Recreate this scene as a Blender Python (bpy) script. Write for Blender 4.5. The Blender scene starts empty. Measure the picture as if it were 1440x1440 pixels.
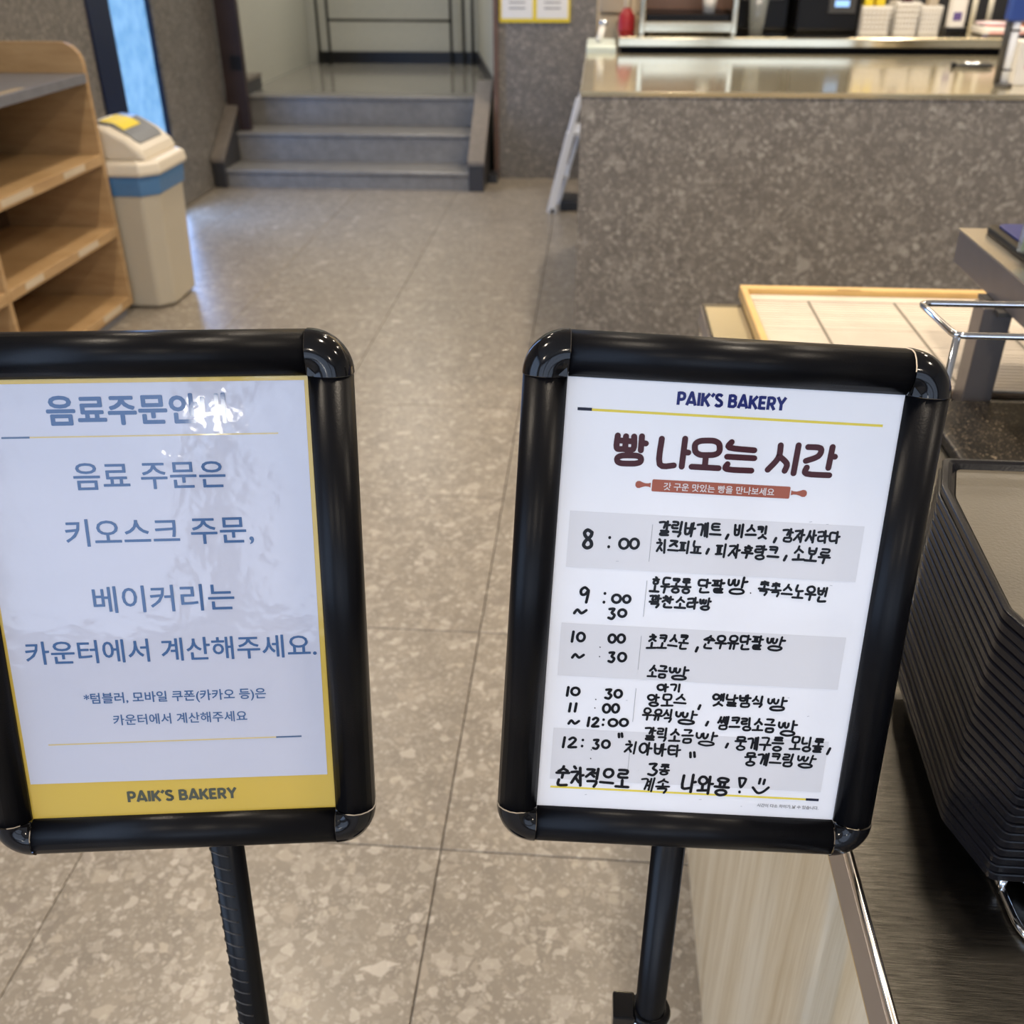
import bpy, bmesh, math, random
from mathutils import Vector, Matrix
random.seed(7)
PI = math.pi
scene = bpy.context.scene
COL = scene.collection

# ------------------------------------------------------------------ camera
RR = [
    (0.99680325, 0.0380731, -0.07024042),
    (0.07985343, -0.50326233, 0.8604362),
    (-0.00258988, -0.86329454, -0.50469379)]
CAM_H = 1.33  # eye height in metres
cd = bpy.data.cameras.new('camera')
cam = bpy.data.objects.new('camera', cd)
COL.objects.link(cam)
m3 = Matrix([[r[0], -r[1], -r[2]] for r in RR])
cam.matrix_world = Matrix.Translation((0, 0, CAM_H)) @ m3.to_4x4()
cd.sensor_width = 36; cd.sensor_height = 36; cd.sensor_fit = 'HORIZONTAL'
cd.lens = 36 * 1390 / 1440
cd.clip_start = 0.02
cd.dof.use_dof = True
cd.dof.focus_distance = 0.62
cd.dof.aperture_fstop = 10.5
scene.camera = cam

# ------------------------------------------------------------------ world, exposure
scene.view_settings.view_transform = 'Standard'
scene.view_settings.look = 'None'
scene.view_settings.exposure = 0.0
scene.view_settings.gamma = 1.0
scene.view_settings.use_curve_mapping = False
wd = bpy.data.worlds.new('world'); scene.world = wd; wd.use_nodes = True
bg = wd.node_tree.nodes['Background']
bg.inputs[0].default_value = (0.55, 0.7, 1.0, 1); bg.inputs[1].default_value = 1.0

# ------------------------------------------------------------------ lights
def area(name, loc, rot, sx, sy, power, col):
    l = bpy.data.lights.new(name, 'AREA'); l.shape = 'RECTANGLE'
    l.size = sx; l.size_y = sy; l.energy = power; l.color = col
    o = bpy.data.objects.new(name, l); COL.objects.link(o)
    o.location = loc; o.rotation_euler = rot
    return o
COOL = (0.62, 0.76, 1.0); WARM = (1.0, 0.86, 0.69); NEUT = (1.0, 0.9, 0.78)
# daylight through the street windows (rear wall, behind the viewer, and left wall)
for wx in (-1.45, 0.35, 2.15):
    area('daylight_rear', (wx, -3.16, 1.4), (PI/2, 0, 0), 1.6, 2.1, 13, COOL)
area('daylight_left', (-2.25, -1.0, 1.45), (0, -PI/2, 0), 2.1, 2.0, 26, (0.42, 0.63, 1.0))
area('daylight_blue_pane', (-2.27, 5.28, 1.0), (0, -PI/2, 0), 1.9, 0.42, 18, (0.3, 0.5, 1.0))
CEIL = 2.7
DOWN = [(-1.5, -1.6), (0.1, -1.6), (1.7, -1.6), (-1.2, 0.6), (0.45, 0.75), (1.9, 0.6), (-1.2, 2.4), (0.5, 2.3), (1.9, 2.4),
        (-1.3, 4.4), (0.3, 3.9), (1.2, 3.9), (2.2, 3.9), (0.3, 5.6), (1.6, 5.6)]
for (x, y) in DOWN:
    l = bpy.data.lights.new('downlight_beam', 'AREA'); l.shape = 'DISK'; l.size = 0.13
    l.energy = 14; l.color = WARM; l.spread = math.radians(150)
    o = bpy.data.objects.new('downlight_beam', l); COL.objects.link(o); o.location = (x, y, CEIL - 0.03)
area('recess_light', (-1.5, 7.6, 2.55), (0, 0, 0), 0.5, 0.5, 22, (1.0, 0.95, 0.86))
area('display_strip', (0.95, 1.62, 1.42), (0, 0, 0), 1.1, 0.06, 1.3, (1.0, 0.86, 0.66))
area('kitchen_wash', (1.4, 6.0, 2.5), (math.radians(25), 0, 0), 2.6, 0.15, 26, (1.0, 0.84, 0.58))

# ------------------------------------------------------------------ material helpers
MAT = {}
def mk(name, col, rough=0.5, metal=0.0, coat=0.0, var=0.0, vscale=30.0, bump=0.0, bscale=200.0, spec=0.5, emit=None, stretch=None, coat_rough=0.05, aniso=0.0):
    m = bpy.data.materials.new(name); m.use_nodes = True
    nt = m.node_tree; b = nt.nodes['Principled BSDF']
    b.inputs['Base Color'].default_value = (*col, 1)
    b.inputs['Roughness'].default_value = rough
    b.inputs['Metallic'].default_value = metal
    b.inputs['Specular IOR Level'].default_value = spec
    b.inputs['Coat Weight'].default_value = coat
    b.inputs['Coat Roughness'].default_value = coat_rough
    if aniso: b.inputs['Anisotropic'].default_value = aniso
    geo = nt.nodes.new('ShaderNodeNewGeometry')
    vec = geo.outputs['Position']
    if stretch:
        mp = nt.nodes.new('ShaderNodeMapping'); mp.inputs['Scale'].default_value = stretch
        nt.links.new(vec, mp.inputs['Vector']); vec = mp.outputs['Vector']
    if var:
        n = nt.nodes.new('ShaderNodeTexNoise'); n.inputs['Scale'].default_value = vscale; n.inputs['Detail'].default_value = 4
        nt.links.new(vec, n.inputs['Vector'])
        r = nt.nodes.new('ShaderNodeValToRGB')
        r.color_ramp.elements[0].position = 0.3; r.color_ramp.elements[1].position = 0.7
        r.color_ramp.elements[0].color = (*[c * (1 - var) for c in col], 1)
        r.color_ramp.elements[1].color = (*[min(1, c * (1 + var)) for c in col], 1)
        nt.links.new(n.outputs['Fac'], r.inputs['Fac']); nt.links.new(r.outputs['Color'], b.inputs['Base Color'])
    if bump:
        n2 = nt.nodes.new('ShaderNodeTexNoise'); n2.inputs['Scale'].default_value = bscale; n2.inputs['Detail'].default_value = 3
        nt.links.new(vec, n2.inputs['Vector'])
        bp = nt.nodes.new('ShaderNodeBump'); bp.inputs['Strength'].default_value = bump; bp.inputs['Distance'].default_value = 0.002
        nt.links.new(n2.outputs['Fac'], bp.inputs['Height'])
        nt.links.new(bp.outputs['Normal'], b.inputs['Normal'])
        if coat: nt.links.new(bp.outputs['Normal'], b.inputs['Coat Normal'])
    if emit:
        b.inputs['Emission Color'].default_value = (*emit[:3], 1); b.inputs['Emission Strength'].default_value = emit[3]
    MAT[name] = m
    return m

def terrazzo(name, base, dark, chips, rough, layers, bumpy=0.0, per_object=False, spec=0.5):
    """stone with angular chips; layers = (voronoi scale, share of cells that are chips, strength)"""
    m = bpy.data.materials.new(name); m.use_nodes = True
    nt = m.node_tree; N = nt.nodes.new; L = nt.links.new; b = nt.nodes['Principled BSDF']
    b.inputs['Roughness'].default_value = rough; b.inputs['Specular IOR Level'].default_value = spec
    vec = N('ShaderNodeNewGeometry').outputs['Position']
    if per_object:
        oi = N('ShaderNodeObjectInfo'); mu = N('ShaderNodeVectorMath'); mu.operation = 'SCALE'; mu.inputs[3].default_value = 40.0
        cx = N('ShaderNodeCombineXYZ'); L(oi.outputs['Random'], cx.inputs[0]); L(oi.outputs['Random'], cx.inputs[1]); L(oi.outputs['Random'], cx.inputs[2])
        L(cx.outputs[0], mu.inputs[0]); ad = N('ShaderNodeVectorMath'); L(vec, ad.inputs[0]); L(mu.outputs[0], ad.inputs[1]); vec = ad.outputs[0]
    nz = N('ShaderNodeTexNoise'); nz.inputs['Scale'].default_value = 45; nz.inputs['Detail'].default_value = 3; L(vec, nz.inputs['Vector'])
    sb = N('ShaderNodeVectorMath'); sb.operation = 'SUBTRACT'; L(nz.outputs['Color'], sb.inputs[0]); sb.inputs[1].default_value = (.5, .5, .5)
    sc = N('ShaderNodeVectorMath'); sc.operation = 'SCALE'; L(sb.outputs[0], sc.inputs[0]); sc.inputs[3].default_value = 0.016
    dv = N('ShaderNodeVectorMath'); L(vec, dv.inputs[0]); L(sc.outputs[0], dv.inputs[1]); dvec = dv.outputs[0]
    n = N('ShaderNodeTexNoise'); n.inputs['Scale'].default_value = 14; n.inputs['Detail'].default_value = 6; n.inputs['Roughness'].default_value = 0.65; L(vec, n.inputs['Vector'])
    rp = N('ShaderNodeValToRGB'); rp.color_ramp.elements[0].position = 0.36; rp.color_ramp.elements[1].position = 0.64
    rp.color_ramp.elements[0].color = (*dark, 1); rp.color_ramp.elements[1].color = (*base, 1); L(n.outputs['Fac'], rp.inputs['Fac'])
    cur = rp.outputs['Color']
    for (s, thr, strg) in layers:
        v = N('ShaderNodeTexVoronoi'); v.inputs['Scale'].default_value = s; L(dvec, v.inputs['Vector'])
        e = N('ShaderNodeTexVoronoi'); e.feature = 'DISTANCE_TO_EDGE'; e.inputs['Scale'].default_value = s; L(dvec, e.inputs['Vector'])
        sp = N('ShaderNodeSeparateColor'); L(v.outputs['Color'], sp.inputs[0])
        lt = N('ShaderNodeMath'); lt.operation = 'LESS_THAN'; L(sp.outputs[0], lt.inputs[0]); lt.inputs[1].default_value = thr
        # chip edge: distance to edge above a per-cell amount
        mm = N('ShaderNodeMath'); mm.operation = 'MULTIPLY'; L(sp.outputs[1], mm.inputs[0]); mm.inputs[1].default_value = 0.22
        df = N('ShaderNodeMath'); df.operation = 'SUBTRACT'; L(e.outputs['Distance'], df.inputs[0]); L(mm.outputs[0], df.inputs[1])
        st = N('ShaderNodeMapRange'); st.inputs[1].default_value = 0.01; st.inputs[2].default_value = 0.05; L(df.outputs[0], st.inputs[0])
        mk_ = N('ShaderNodeMath'); mk_.operation = 'MULTIPLY'; L(lt.outputs[0], mk_.inputs[0]); L(st.outputs[0], mk_.inputs[1])
        m2 = N('ShaderNodeMath'); m2.operation = 'MULTIPLY'; L(mk_.outputs[0], m2.inputs[0])
        mr = N('ShaderNodeMapRange'); L(sp.outputs[2], mr.inputs[0]); mr.inputs[3].default_value = strg * 0.3; mr.inputs[4].default_value = strg
        L(mr.outputs[0], m2.inputs[1])
        cr = N('ShaderNodeValToRGB'); cr.color_ramp.interpolation = 'CONSTANT'
        els = cr.color_ramp.elements
        while len(els) < len(chips): els.new(0.5)
        for i, c in enumerate(chips): els[i].position = i / len(chips); els[i].color = (*c, 1)
        L(sp.outputs[1], cr.inputs['Fac'])
        mx = N('ShaderNodeMix'); mx.data_type = 'RGBA'; L(m2.outputs[0], mx.inputs[0]); L(cur, mx.inputs[6]); L(cr.outputs[0], mx.inputs[7])
        cur = mx.outputs[2]
    L(cur, b.inputs['Base Color'])
    MAT[name] = m
    return m

def wood(name, c1, c2, rough, stretch, scale=6.0):
    m = bpy.data.materials.new(name); m.use_nodes = True
    nt = m.node_tree; N = nt.nodes.new; L = nt.links.new; b = nt.nodes['Principled BSDF']
    b.inputs['Roughness'].default_value = rough
    g = N('ShaderNodeNewGeometry'); mp = N('ShaderNodeMapping'); mp.inputs['Scale'].default_value = stretch
    L(g.outputs['Position'], mp.inputs['Vector'])
    n = N('ShaderNodeTexNoise'); n.inputs['Scale'].default_value = scale; n.inputs['Detail'].default_value = 6; n.inputs['Distortion'].default_value = 0.35
    L(mp.outputs[0], n.inputs['Vector'])
    n2 = N('ShaderNodeTexNoise'); n2.inputs['Scale'].default_value = scale * 7; n2.inputs['Detail'].default_value = 3; L(mp.outputs[0], n2.inputs['Vector'])
    ad = N('ShaderNodeMath'); ad.operation = 'MULTIPLY_ADD'; L(n2.outputs[0], ad.inputs[0]); ad.inputs[1].default_value = 0.35; L(n.outputs[0], ad.inputs[2])
    r = N('ShaderNodeValToRGB'); r.color_ramp.elements[0].position = 0.5; r.color_ramp.elements[1].position = 0.85
    r.color_ramp.elements[0].color = (*c1, 1); r.color_ramp.elements[1].color = (*c2, 1)
    L(ad.outputs[0], r.inputs['Fac']); L(r.outputs[0], b.inputs['Base Color'])
    MAT[name] = m; return m

FL_CH = [(.45, .405, .345), (.37, .33, .275), (.50, .455, .395), (.33, .285, .23), (.42, .37, .30), (.22, .19, .16)]
terrazzo('floor_terrazzo', (.262, .228, .184), (.208, .181, .148), FL_CH, 0.33, [(170, .55, .6), (85, .5, .75), (48, .34, .8), (27, .12, .8)], per_object=True)
ST_CH = [(.36, .33, .29), (.27, .245, .215), (.43, .40, .355), (.20, .18, .16), (.12, .108, .095)]
terrazzo('counter_stone', (.20, .18, .158), (.145, .13, .115), ST_CH, 0.42, [(120, .6, .75), (70, .5, .8), (42, .32, .75), (24, .1, .7)])
terrazzo('wall_stone', (.175, .162, .15), (.13, .122, .112), ST_CH, 0.45, [(120, .55, .6), (70, .45, .65), (40, .25, .6)])
terrazzo('step_stone', (.25, .24, .22), (.19, .18, .165), [(.3, .29, .27), (.2, .19, .175), (.14, .13, .12)], 0.3, [(240, .6, .4), (130, .4, .5)])
terrazzo('landing_stone', (.27, .255, .22), (.23, .215, .185), [(.3, .29, .25), (.24, .22, .19)], 0.12, [(240, .6, .3)])
mk('grout', (.15, .13, .11), .8, var=.15)
mk('stringer_stone', (.19, .165, .14), .35, var=.12, vscale=40)
mk('stringer_dark', (.035, .035, .04), .35)
mk('recess_paint', (.50, .49, .42), .6, var=.03)
mk('ceiling_paint', (.55, .52, .47), .8, var=.03, vscale=4)
mk('plaster', (.5, .48, .44), .75, var=.04, vscale=3)
mk('rear_dark', (.07, .06, .05), .7, var=.1, vscale=3)
mk('skirting_black', (.006, .006, .007), .3)
mk('jamb_brown', (.035, .02, .017), .4, var=.2, vscale=8)
mk('jamb_red', (.13, .075, .055), .5, var=.2, vscale=8)
mk('black_steel', (.02, .02, .02), .4, metal=.3)
mk('frame_black', (.004, .004, .005), .33, spec=.14, bump=.05, bscale=900)
mk('cap_black', (.005, .005, .006), .11, spec=.35)
mk('pole_black', (.004, .004, .005), .30, spec=.2)
mk('rib_black', (.03, .03, .032), .3)
mk('chrome', (.75, .76, .78), .08, metal=1)
mk('paper', (.84, .825, .835), .55, coat=.35, coat_rough=.07, var=.012, vscale=25)
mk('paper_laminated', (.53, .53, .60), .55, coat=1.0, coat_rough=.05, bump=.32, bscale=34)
mk('paper_grey', (.70, .68, .685), .55, coat=.35, coat_rough=.07)
mk('print_yellow', (.60, .40, .045), .5, coat=1.0, coat_rough=.06, bump=.35, bscale=14)
mk('rule_yellow', (.78, .62, .08), .5, spec=.2, coat=.12)
mk('rule_yellow_pale', (.62, .48, .20), .5, coat=.8)
mk('rule_navy', (.012, .013, .03), .5, spec=.2, coat=.12)
mk('rule_blue', (.05, .10, .20), .5, coat=.8)
mk('ink_navy', (.012, .018, .13), .5, spec=.2, coat=.12)
mk('ink_blue', (.035, .10, .24), .5, coat=.7)
mk('ink_olive', (.06, .065, .04), .5, coat=.3)
mk('ink_maroon', (.06, .012, .016), .5, spec=.2, coat=.12)
mk('ink_pin', (.36, .10, .06), .5, spec=.2, coat=.12)
mk('ink_white', (.72, .66, .64), .5, spec=.2, coat=.12)
mk('ink_grey', (.22, .22, .23), .5, spec=.2, coat=.12)
mk('line_grey', (.33, .33, .34), .5, spec=.2, coat=.12)
mk('marker_ink', (.004, .004, .006), .5, spec=.2, coat=.12)
mk('smudge', (.46, .46, .48), .5, spec=.2, coat=.12)
wood('shelf_wood', (.50, .33, .165), (.40, .25, .115), .42, (1.2, 1.2, 8), 5)
wood('shelf_wood_dark', (.15, .09, .05), (.11, .065, .035), .5, (1.2, 1.2, 8), 5)
wood('cabinet_wood', (.80, .70, .52), (.60, .48, .30), .40, (7, 7, .45), 5)
mk('edge_band', (.52, .34, .13), .5)
mk('shelf_grey', (.17, .175, .20), .4, var=.1)
mk('label_white', (.60, .50, .36), .3, coat=.6)
mk('steel', (.66, .60, .46), .12, metal=1, bump=.03, bscale=60)
mk('steel_brushed', (.135, .125, .108), .27, metal=1, var=.38, vscale=55, bump=.10, bscale=90, stretch=(1, 16, 1))
mk('steel_fascia', (.36, .31, .275), .33, metal=.75, var=.06, vscale=5)
mk('counter_steel', (.70, .63, .45), .12, metal=.78, bump=.04, bscale=25, var=.08, vscale=5)
mk('steel_soft', (.62, .59, .48), .22, metal=1)
mk('steel_lip', (.82, .76, .68), .16, metal=1)
mk('bin_plastic', (.50, .45, .355), .38, var=.03, vscale=4)
mk('bin_lid', (.72, .65, .53), .35)
mk('bin_flap', (.12, .12, .125), .35)
mk('bin_bag', (.08, .20, .40), .3, bump=.8, bscale=35)
mk('note_yellow', (.85, .66, .03), .6)
mk('note_white', (.8, .8, .78), .6)
mk('tray_black', (.006, .006, .008), .24, bump=.06, bscale=420, spec=.22)
mk('tray_top', (.105, .092, .07), .3, bump=.1, bscale=420, spec=.5)
mk('slat_pale', (.66, .58, .48), .5, var=.05, vscale=20)
mk('thread_grey', (.16, .14, .11), .7)
mk('tray_wood', (.66, .42, .15), .45, var=.08, vscale=20)
mk('white_board', (.20, .14, .09), .5)
terrazzo('dark_reflection', (.020, .017, .014), (.010, .009, .008), [(.30, .24, .17), (.14, .11, .08), (.2, .16, .12)], .4, [(420, .16, .9), (650, .14, .8)], spec=.3)  # near-black with bright specks, colour of the dark reflection in the steel
mk('bracket_bronze', (.17, .15, .14), .38, metal=.5, var=.05)
mk('bracket_dark', (.09, .085, .08), .4, metal=.4)
mk('bracket_top', (.42, .38, .32), .25, metal=.8)
mk('navy_card', (.012, .022, .14), .35, spec=.2)
mk('green_card', (.30, .42, .05), .4)
mk('clear_plastic', (.75, .8, .82), .1, spec=.6)
MAT['clear_plastic'].node_tree.nodes['Principled BSDF'].inputs['Transmission Weight'].default_value = .85
mk('white_plastic', (.78, .76, .72), .35)
mk('pink_plastic', (.78, .62, .66), .35)
mk('pink_panel', (.70, .30, .26), .4)
mk('lavender', (.45, .40, .62), .4)
mk('black_plastic', (.007, .007, .008), .3, spec=.15)
mk('grey_plastic', (.05, .05, .052), .35, spec=.25)
mk('screen_blue', (.05, .1, .2), .2, emit=(.35, .6, 1.0, 1.3))
mk('red_plastic', (.35, .015, .02), .4)
mk('copper', (.55, .27, .14), .35, metal=.3)
mk('mint_white', (.66, .74, .68), .3)
mk('cream', (.68, .66, .56), .25)
mk('blue_enamel', (.03, .07, .30), .35)
mk('alu_white', (.88, .90, .94), .3)
mk('rubber_dark', (.025, .028, .035), .6)
mk('navy_frame', (.006, .014, .05), .3)
mk('window_frame', (.05, .055, .06), .35, metal=.5)
mk('kitchen_wall', (.62, .52, .36), .5, var=.08, vscale=3)
mk('beige_box', (.50, .43, .33), .45)
mk('purple_label', (.12, .08, .26), .4)
mk('lamp_diffuser', (.9, .85, .75), .5, emit=(1.0, .86, .66, 7.0))
mk('globe_glow', (.9, .9, .9), .3, emit=(1.0, .97, .92, 38.0))  # glow of the globe added behind the viewer for the sheet glare
mk('lamp_trim', (.7, .7, .68), .4)
mk('leaf_yellow', (.8, .62, .02), .4)
# blue privacy film lit by the day outside
mp_ = mk('blue_film', (.12, .32, .62), .25)
nt = mp_.node_tree; b_ = nt.nodes['Principled BSDF']
tn = nt.nodes.new('ShaderNodeTexNoise'); tn.inputs['Scale'].default_value = 16; tn.inputs['Detail'].default_value = 6
tg = nt.nodes.new('ShaderNodeNewGeometry'); nt.links.new(tg.outputs['Position'], tn.inputs['Vector'])
tr = nt.nodes.new('ShaderNodeValToRGB'); tr.color_ramp.elements[0].position = .35; tr.color_ramp.elements[1].position = .65
tr.color_ramp.elements[0].color = (.13, .31, .60, 1); tr.color_ramp.elements[1].color = (.24, .46, .80, 1)
nt.links.new(tn.outputs[0], tr.inputs[0]); nt.links.new(tr.outputs[0], b_.inputs['Emission Color'])
b_.inputs['Emission Strength'].default_value = 0.95

# ------------------------------------------------------------------ mesh helpers
class MB:
    def __init__(self, M=None):
        self.v = []; self.f = []; self.M = M; self.sm = []
    def add(self, vs, fs, smooth=False):
        o = len(self.v)
        for p in vs:
            p = Vector(p)
            self.v.append(self.M @ p if self.M else p)
        for f in fs:
            self.f.append(tuple(i + o for i in f)); self.sm.append(smooth)
        return self
    def box(self, x0, x1, y0, y1, z0, z1):
        vs = [(x, y, z) for z in (z0, z1) for y in (y0, y1) for x in (x0, x1)]
        return self.add(vs, [(0, 2, 3, 1), (4, 5, 7, 6), (0, 1, 5, 4), (2, 6, 7, 3), (0, 4, 6, 2), (1, 3, 7, 5)])
    def prism(self, poly, a0, a1, axis):
        """poly: 2D points in the plane across axis; axis 0: (y,z), 1: (x,z), 2: (x,y)"""
        def P(p, a): return (a, p[0], p[1]) if axis == 0 else ((p[0], a, p[1]) if axis == 1 else (p[0], p[1], a))
        n = len(poly)
        vs = [P(p, a0) for p in poly] + [P(p, a1) for p in poly]
        fs = [tuple(range(n)), tuple(reversed(range(n, 2 * n)))] + [(i, i + n, (i + 1) % n + n, (i + 1) % n) for i in range(n)]
        return self.add(vs, fs)
    def tube(self, pts, r, seg=12, caps=True):
        pts = [Vector(p) for p in pts]; n = len(pts)
        rs = r if isinstance(r, (list, tuple)) else [r] * n
        rings = []; up = None
        for i, p in enumerate(pts):
            d = (pts[min(i + 1, n - 1)] - pts[max(i - 1, 0)]).normalized()
            if up is None:
                up = d.orthogonal().normalized()
            up = (up - d * up.dot(d)).normalized(); sd = d.cross(up)
            rings.append([p + (up * math.cos(2 * PI * k / seg) + sd * math.sin(2 * PI * k / seg)) * rs[i] for k in range(seg)])
        vs = [q for rg in rings for q in rg]
        fs = [(i * seg + k, i * seg + (k + 1) % seg, (i + 1) * seg + (k + 1) % seg, (i + 1) * seg + k) for i in range(n - 1) for k in range(seg)]
        self.add(vs, fs, True)
        if caps:
            self.add(rings[0], [tuple(reversed(range(seg)))]); self.add(rings[-1], [tuple(range(seg))])
        return self
    def lathe(self, prof, c, seg=24):
        cx, cy, cz = c
        vs = [(cx + r * math.cos(2 * PI * k / seg), cy + r * math.sin(2 * PI * k / seg), cz + z) for r, z in prof for k in range(seg)]
        fs = [(i * seg + k, i * seg + (k + 1) % seg, (i + 1) * seg + (k + 1) % seg, (i + 1) * seg + k) for i in range(len(prof) - 1) for k in range(seg)]
        return self.add(vs, fs, True)
    def loft(self, rings, smooth=False, caps=(True, True), close=True):
        n = len(rings[0]); vs = [q for rg in rings for q in rg]
        rng = range(n) if close else range(n - 1)
        fs = [(i * n + k, i * n + (k + 1) % n, (i + 1) * n + (k + 1) % n, (i + 1) * n + k) for i in range(len(rings) - 1) for k in rng]
        o = len(self.v)
        self.add(vs, fs, smooth)
        if caps[0]: self.add(rings[0], [tuple(reversed(range(n)))])
        if caps[1]: self.add(rings[-1], [tuple(range(n))])
        return self
    def build(self, name, mat, parent=None, bevel=0.0, seg=2, off=(0, 0, 0)):
        off = Vector(off) if parent is None else world_of(parent)
        me = bpy.data.meshes.new(name)
        me.from_pydata([tuple(v - off) for v in self.v], [], self.f)
        me.update()
        bm = bmesh.new(); bm.from_mesh(me)
        for i, f in enumerate(bm.faces): f.smooth = self.sm[i] if i < len(self.sm) else False
        bmesh.ops.remove_doubles(bm, verts=bm.verts, dist=1e-6)
        bmesh.ops.recalc_face_normals(bm, faces=bm.faces)
        bm.to_mesh(me); bm.free()
        me.materials.append(MAT[mat])
        o = bpy.data.objects.new(name, me); COL.objects.link(o)
        if parent is None: o.location = off
        else: o.parent = parent
        if bevel:
            md = o.modifiers.new('bevel', 'BEVEL'); md.width = bevel; md.segments = seg; md.limit_method = 'ANGLE'
            md.angle_limit = math.radians(40)
        return o
WORLD = {}
def world_of(o):
    p = Vector((0, 0, 0))
    while o is not None:
        p += o.location; o = o.parent
    return p
def thing(name, loc, label, cat, group=None):
    o = bpy.data.objects.new(name, None); o.empty_display_size = .05; COL.objects.link(o)
    o.location = loc; tag(o, label, cat, group); return o
def tag(o, label=None, cat=None, group=None, kind=None):
    if label: o['label'] = label
    if cat: o['category'] = cat
    if group: o['group'] = group
    if kind: o['kind'] = kind
    return o
def struct(name, mb, mat, label, cat='structure', parent=None):
    o = mb.build(name, mat, parent)
    if parent is None: tag(o, label, cat, kind='structure')
    return o
def rr_poly(x0, x1, y0, y1, r, n=4):
    pts = []
    for cx, cy, a in ((x1 - r, y1 - r, 0), (x0 + r, y1 - r, 90), (x0 + r, y0 + r, 180), (x1 - r, y0 + r, 270)):
        for i in range(n + 1):
            t = math.radians(a + 90 * i / n); pts.append((cx + r * math.cos(t), cy + r * math.sin(t)))
    return pts

# ------------------------------------------------------------------ floor
XL, XR, YB, YW = -2.306, 3.6, -3.2, 6.43
fb = MB().box(XL - .05, XR, YB, 8.6, -.06, -.010)
floor = struct('floor', fb, 'grout', 'beige terrazzo tile floor with thin dark joints', 'floor')
tile_me = None
X0, Y0, T = -.2145, 1.137, .6
for i in range(-4, 7):
    for j in range(-8, 9):
        x0, y0 = X0 + T * i, Y0 + T * j
        x1, y1 = x0 + T, y0 + T
        if x0 > XR or y0 > YW or y1 < YB: continue
        full = x0 >= XL - .02 and x1 <= XR and y0 >= YB and y1 <= YW + .1
        if full and tile_me:
            o = bpy.data.objects.new('tile', tile_me); COL.objects.link(o); o.parent = floor
        else:
            cx0, cx1 = max(x0, XL - .02), min(x1, XR); cy0, cy1 = max(y0, YB), min(y1, YW + .1)
            if cx1 - cx0 < .02 or cy1 - cy0 < .02: continue
            g = .0010
            mb = MB().box(cx0 - x0 + g, cx1 - x0 - g, cy0 - y0 + g, cy1 - y0 - g, -.012, 0)
            o = mb.build('tile', 'floor_terrazzo', None)
            b = bmesh.new(); b.from_mesh(o.data)
            tops = [e for e in b.edges if all(v.co.z > -.001 for v in e.verts)]
            bmesh.ops.bevel(b, geom=tops, offset=.0012, segments=1, affect='EDGES'); b.to_mesh(o.data); b.free()
            o.parent = floor
            if full: tile_me = o.data
        o.location = (x0, y0, random.uniform(-.0003, .0002))

# ------------------------------------------------------------------ walls, ceiling
cl = struct('ceiling', MB().box(XL - .1, XR, YB, 8.7, CEIL, CEIL + .1), 'ceiling_paint', 'off-white ceiling above the cafe', 'ceiling')
# left wall, with a street window opening (y -2.1..0.1) and the blue pane opening (y 4.82..5.53)
wl = MB()
wl.box(XL - .12, XL, YB, -2.1, 0, CEIL); wl.box(XL - .12, XL, -2.1, .1, 0, .3); wl.box(XL - .12, XL, -2.1, .1, 2.5, CEIL)
wl.box(XL - .12, XL, .1, 4.80, 0, CEIL); wl.box(XL - .12, XL, 4.80, 5.54, 2.35, CEIL); wl.box(XL - .12, XL, 4.80, 5.54, 0, .02)
wl.box(XL - .12, XL, 5.54, YW + .14, 0, CEIL)
struct('wall_left', wl, 'wall_stone', 'brown-grey speckled stone wall on the left', 'wall')
# rear wall (street side) with three windows
wr = MB()
wr.box(XL, XR, YB - .12, YB, 0, .3); wr.box(XL, XR, YB - .12, YB, 2.5, CEIL)
xs = [XL, -2.28, -.62, -.48, 1.18, 1.32, 2.98, XR]
for a, b in ((XL, -2.28), (-.62, -.48), (1.18, 1.32), (2.98, XR)): wr.box(a, b, YB - .12, YB, .3, 2.5)
struct('wall_rear', wr, 'rear_dark', 'plastered street wall behind the viewer', 'wall')
def window(n, mb_frame, panes, label):
    w = struct('window_%d' % n, mb_frame, 'window_frame', label, 'window')
    return w
mk('sky_pane', (.5, .6, .8), .2, emit=(.62, .76, 1.0, .9))
for k, (a, b) in enumerate(((-2.28, -.62), (-.48, 1.18), (1.32, 2.98))):
    fm = MB(); t = .04
    fm.box(a, b, YB - .1, YB - .02, .3, .3 + t); fm.box(a, b, YB - .1, YB - .02, 2.5 - t, 2.5)
    fm.box(a, a + t, YB - .1, YB - .02, .3 + t, 2.5 - t); fm.box(b - t, b, YB - .1, YB - .02, .3 + t, 2.5 - t)
    fm.box((a + b) / 2 - .02, (a + b) / 2 + .02, YB - .1, YB - .02, .3 + t, 2.5 - t)
    w = window(k + 1, fm, None, 'dark-framed street window, bay %s of three' % ('nearest the left wall', 'in the middle', 'nearest the right wall')[k])
    MB().box(a + t, b - t, YB - .07, YB - .06, .3 + t, 2.5 - t).build('pane', 'sky_pane', w)
fm = MB(); t = .04; a, b = -2.1, .1
fm.box(XL - .1, XL - .02, a, b, .3, .3 + t); fm.box(XL - .1, XL - .02, a, b, 2.5 - t, 2.5)
fm.box(XL - .1, XL - .02, a, a + t, .3 + t, 2.5 - t); fm.box(XL - .1, XL - .02, b - t, b, .3 + t, 2.5 - t)
w = window(4, fm, None, 'dark-framed side window in the left wall behind the viewer')
MB().box(XL - .07, XL - .06, a + t, b - t, .3 + t, 2.5 - t).build('pane', 'sky_pane', w)
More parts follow.
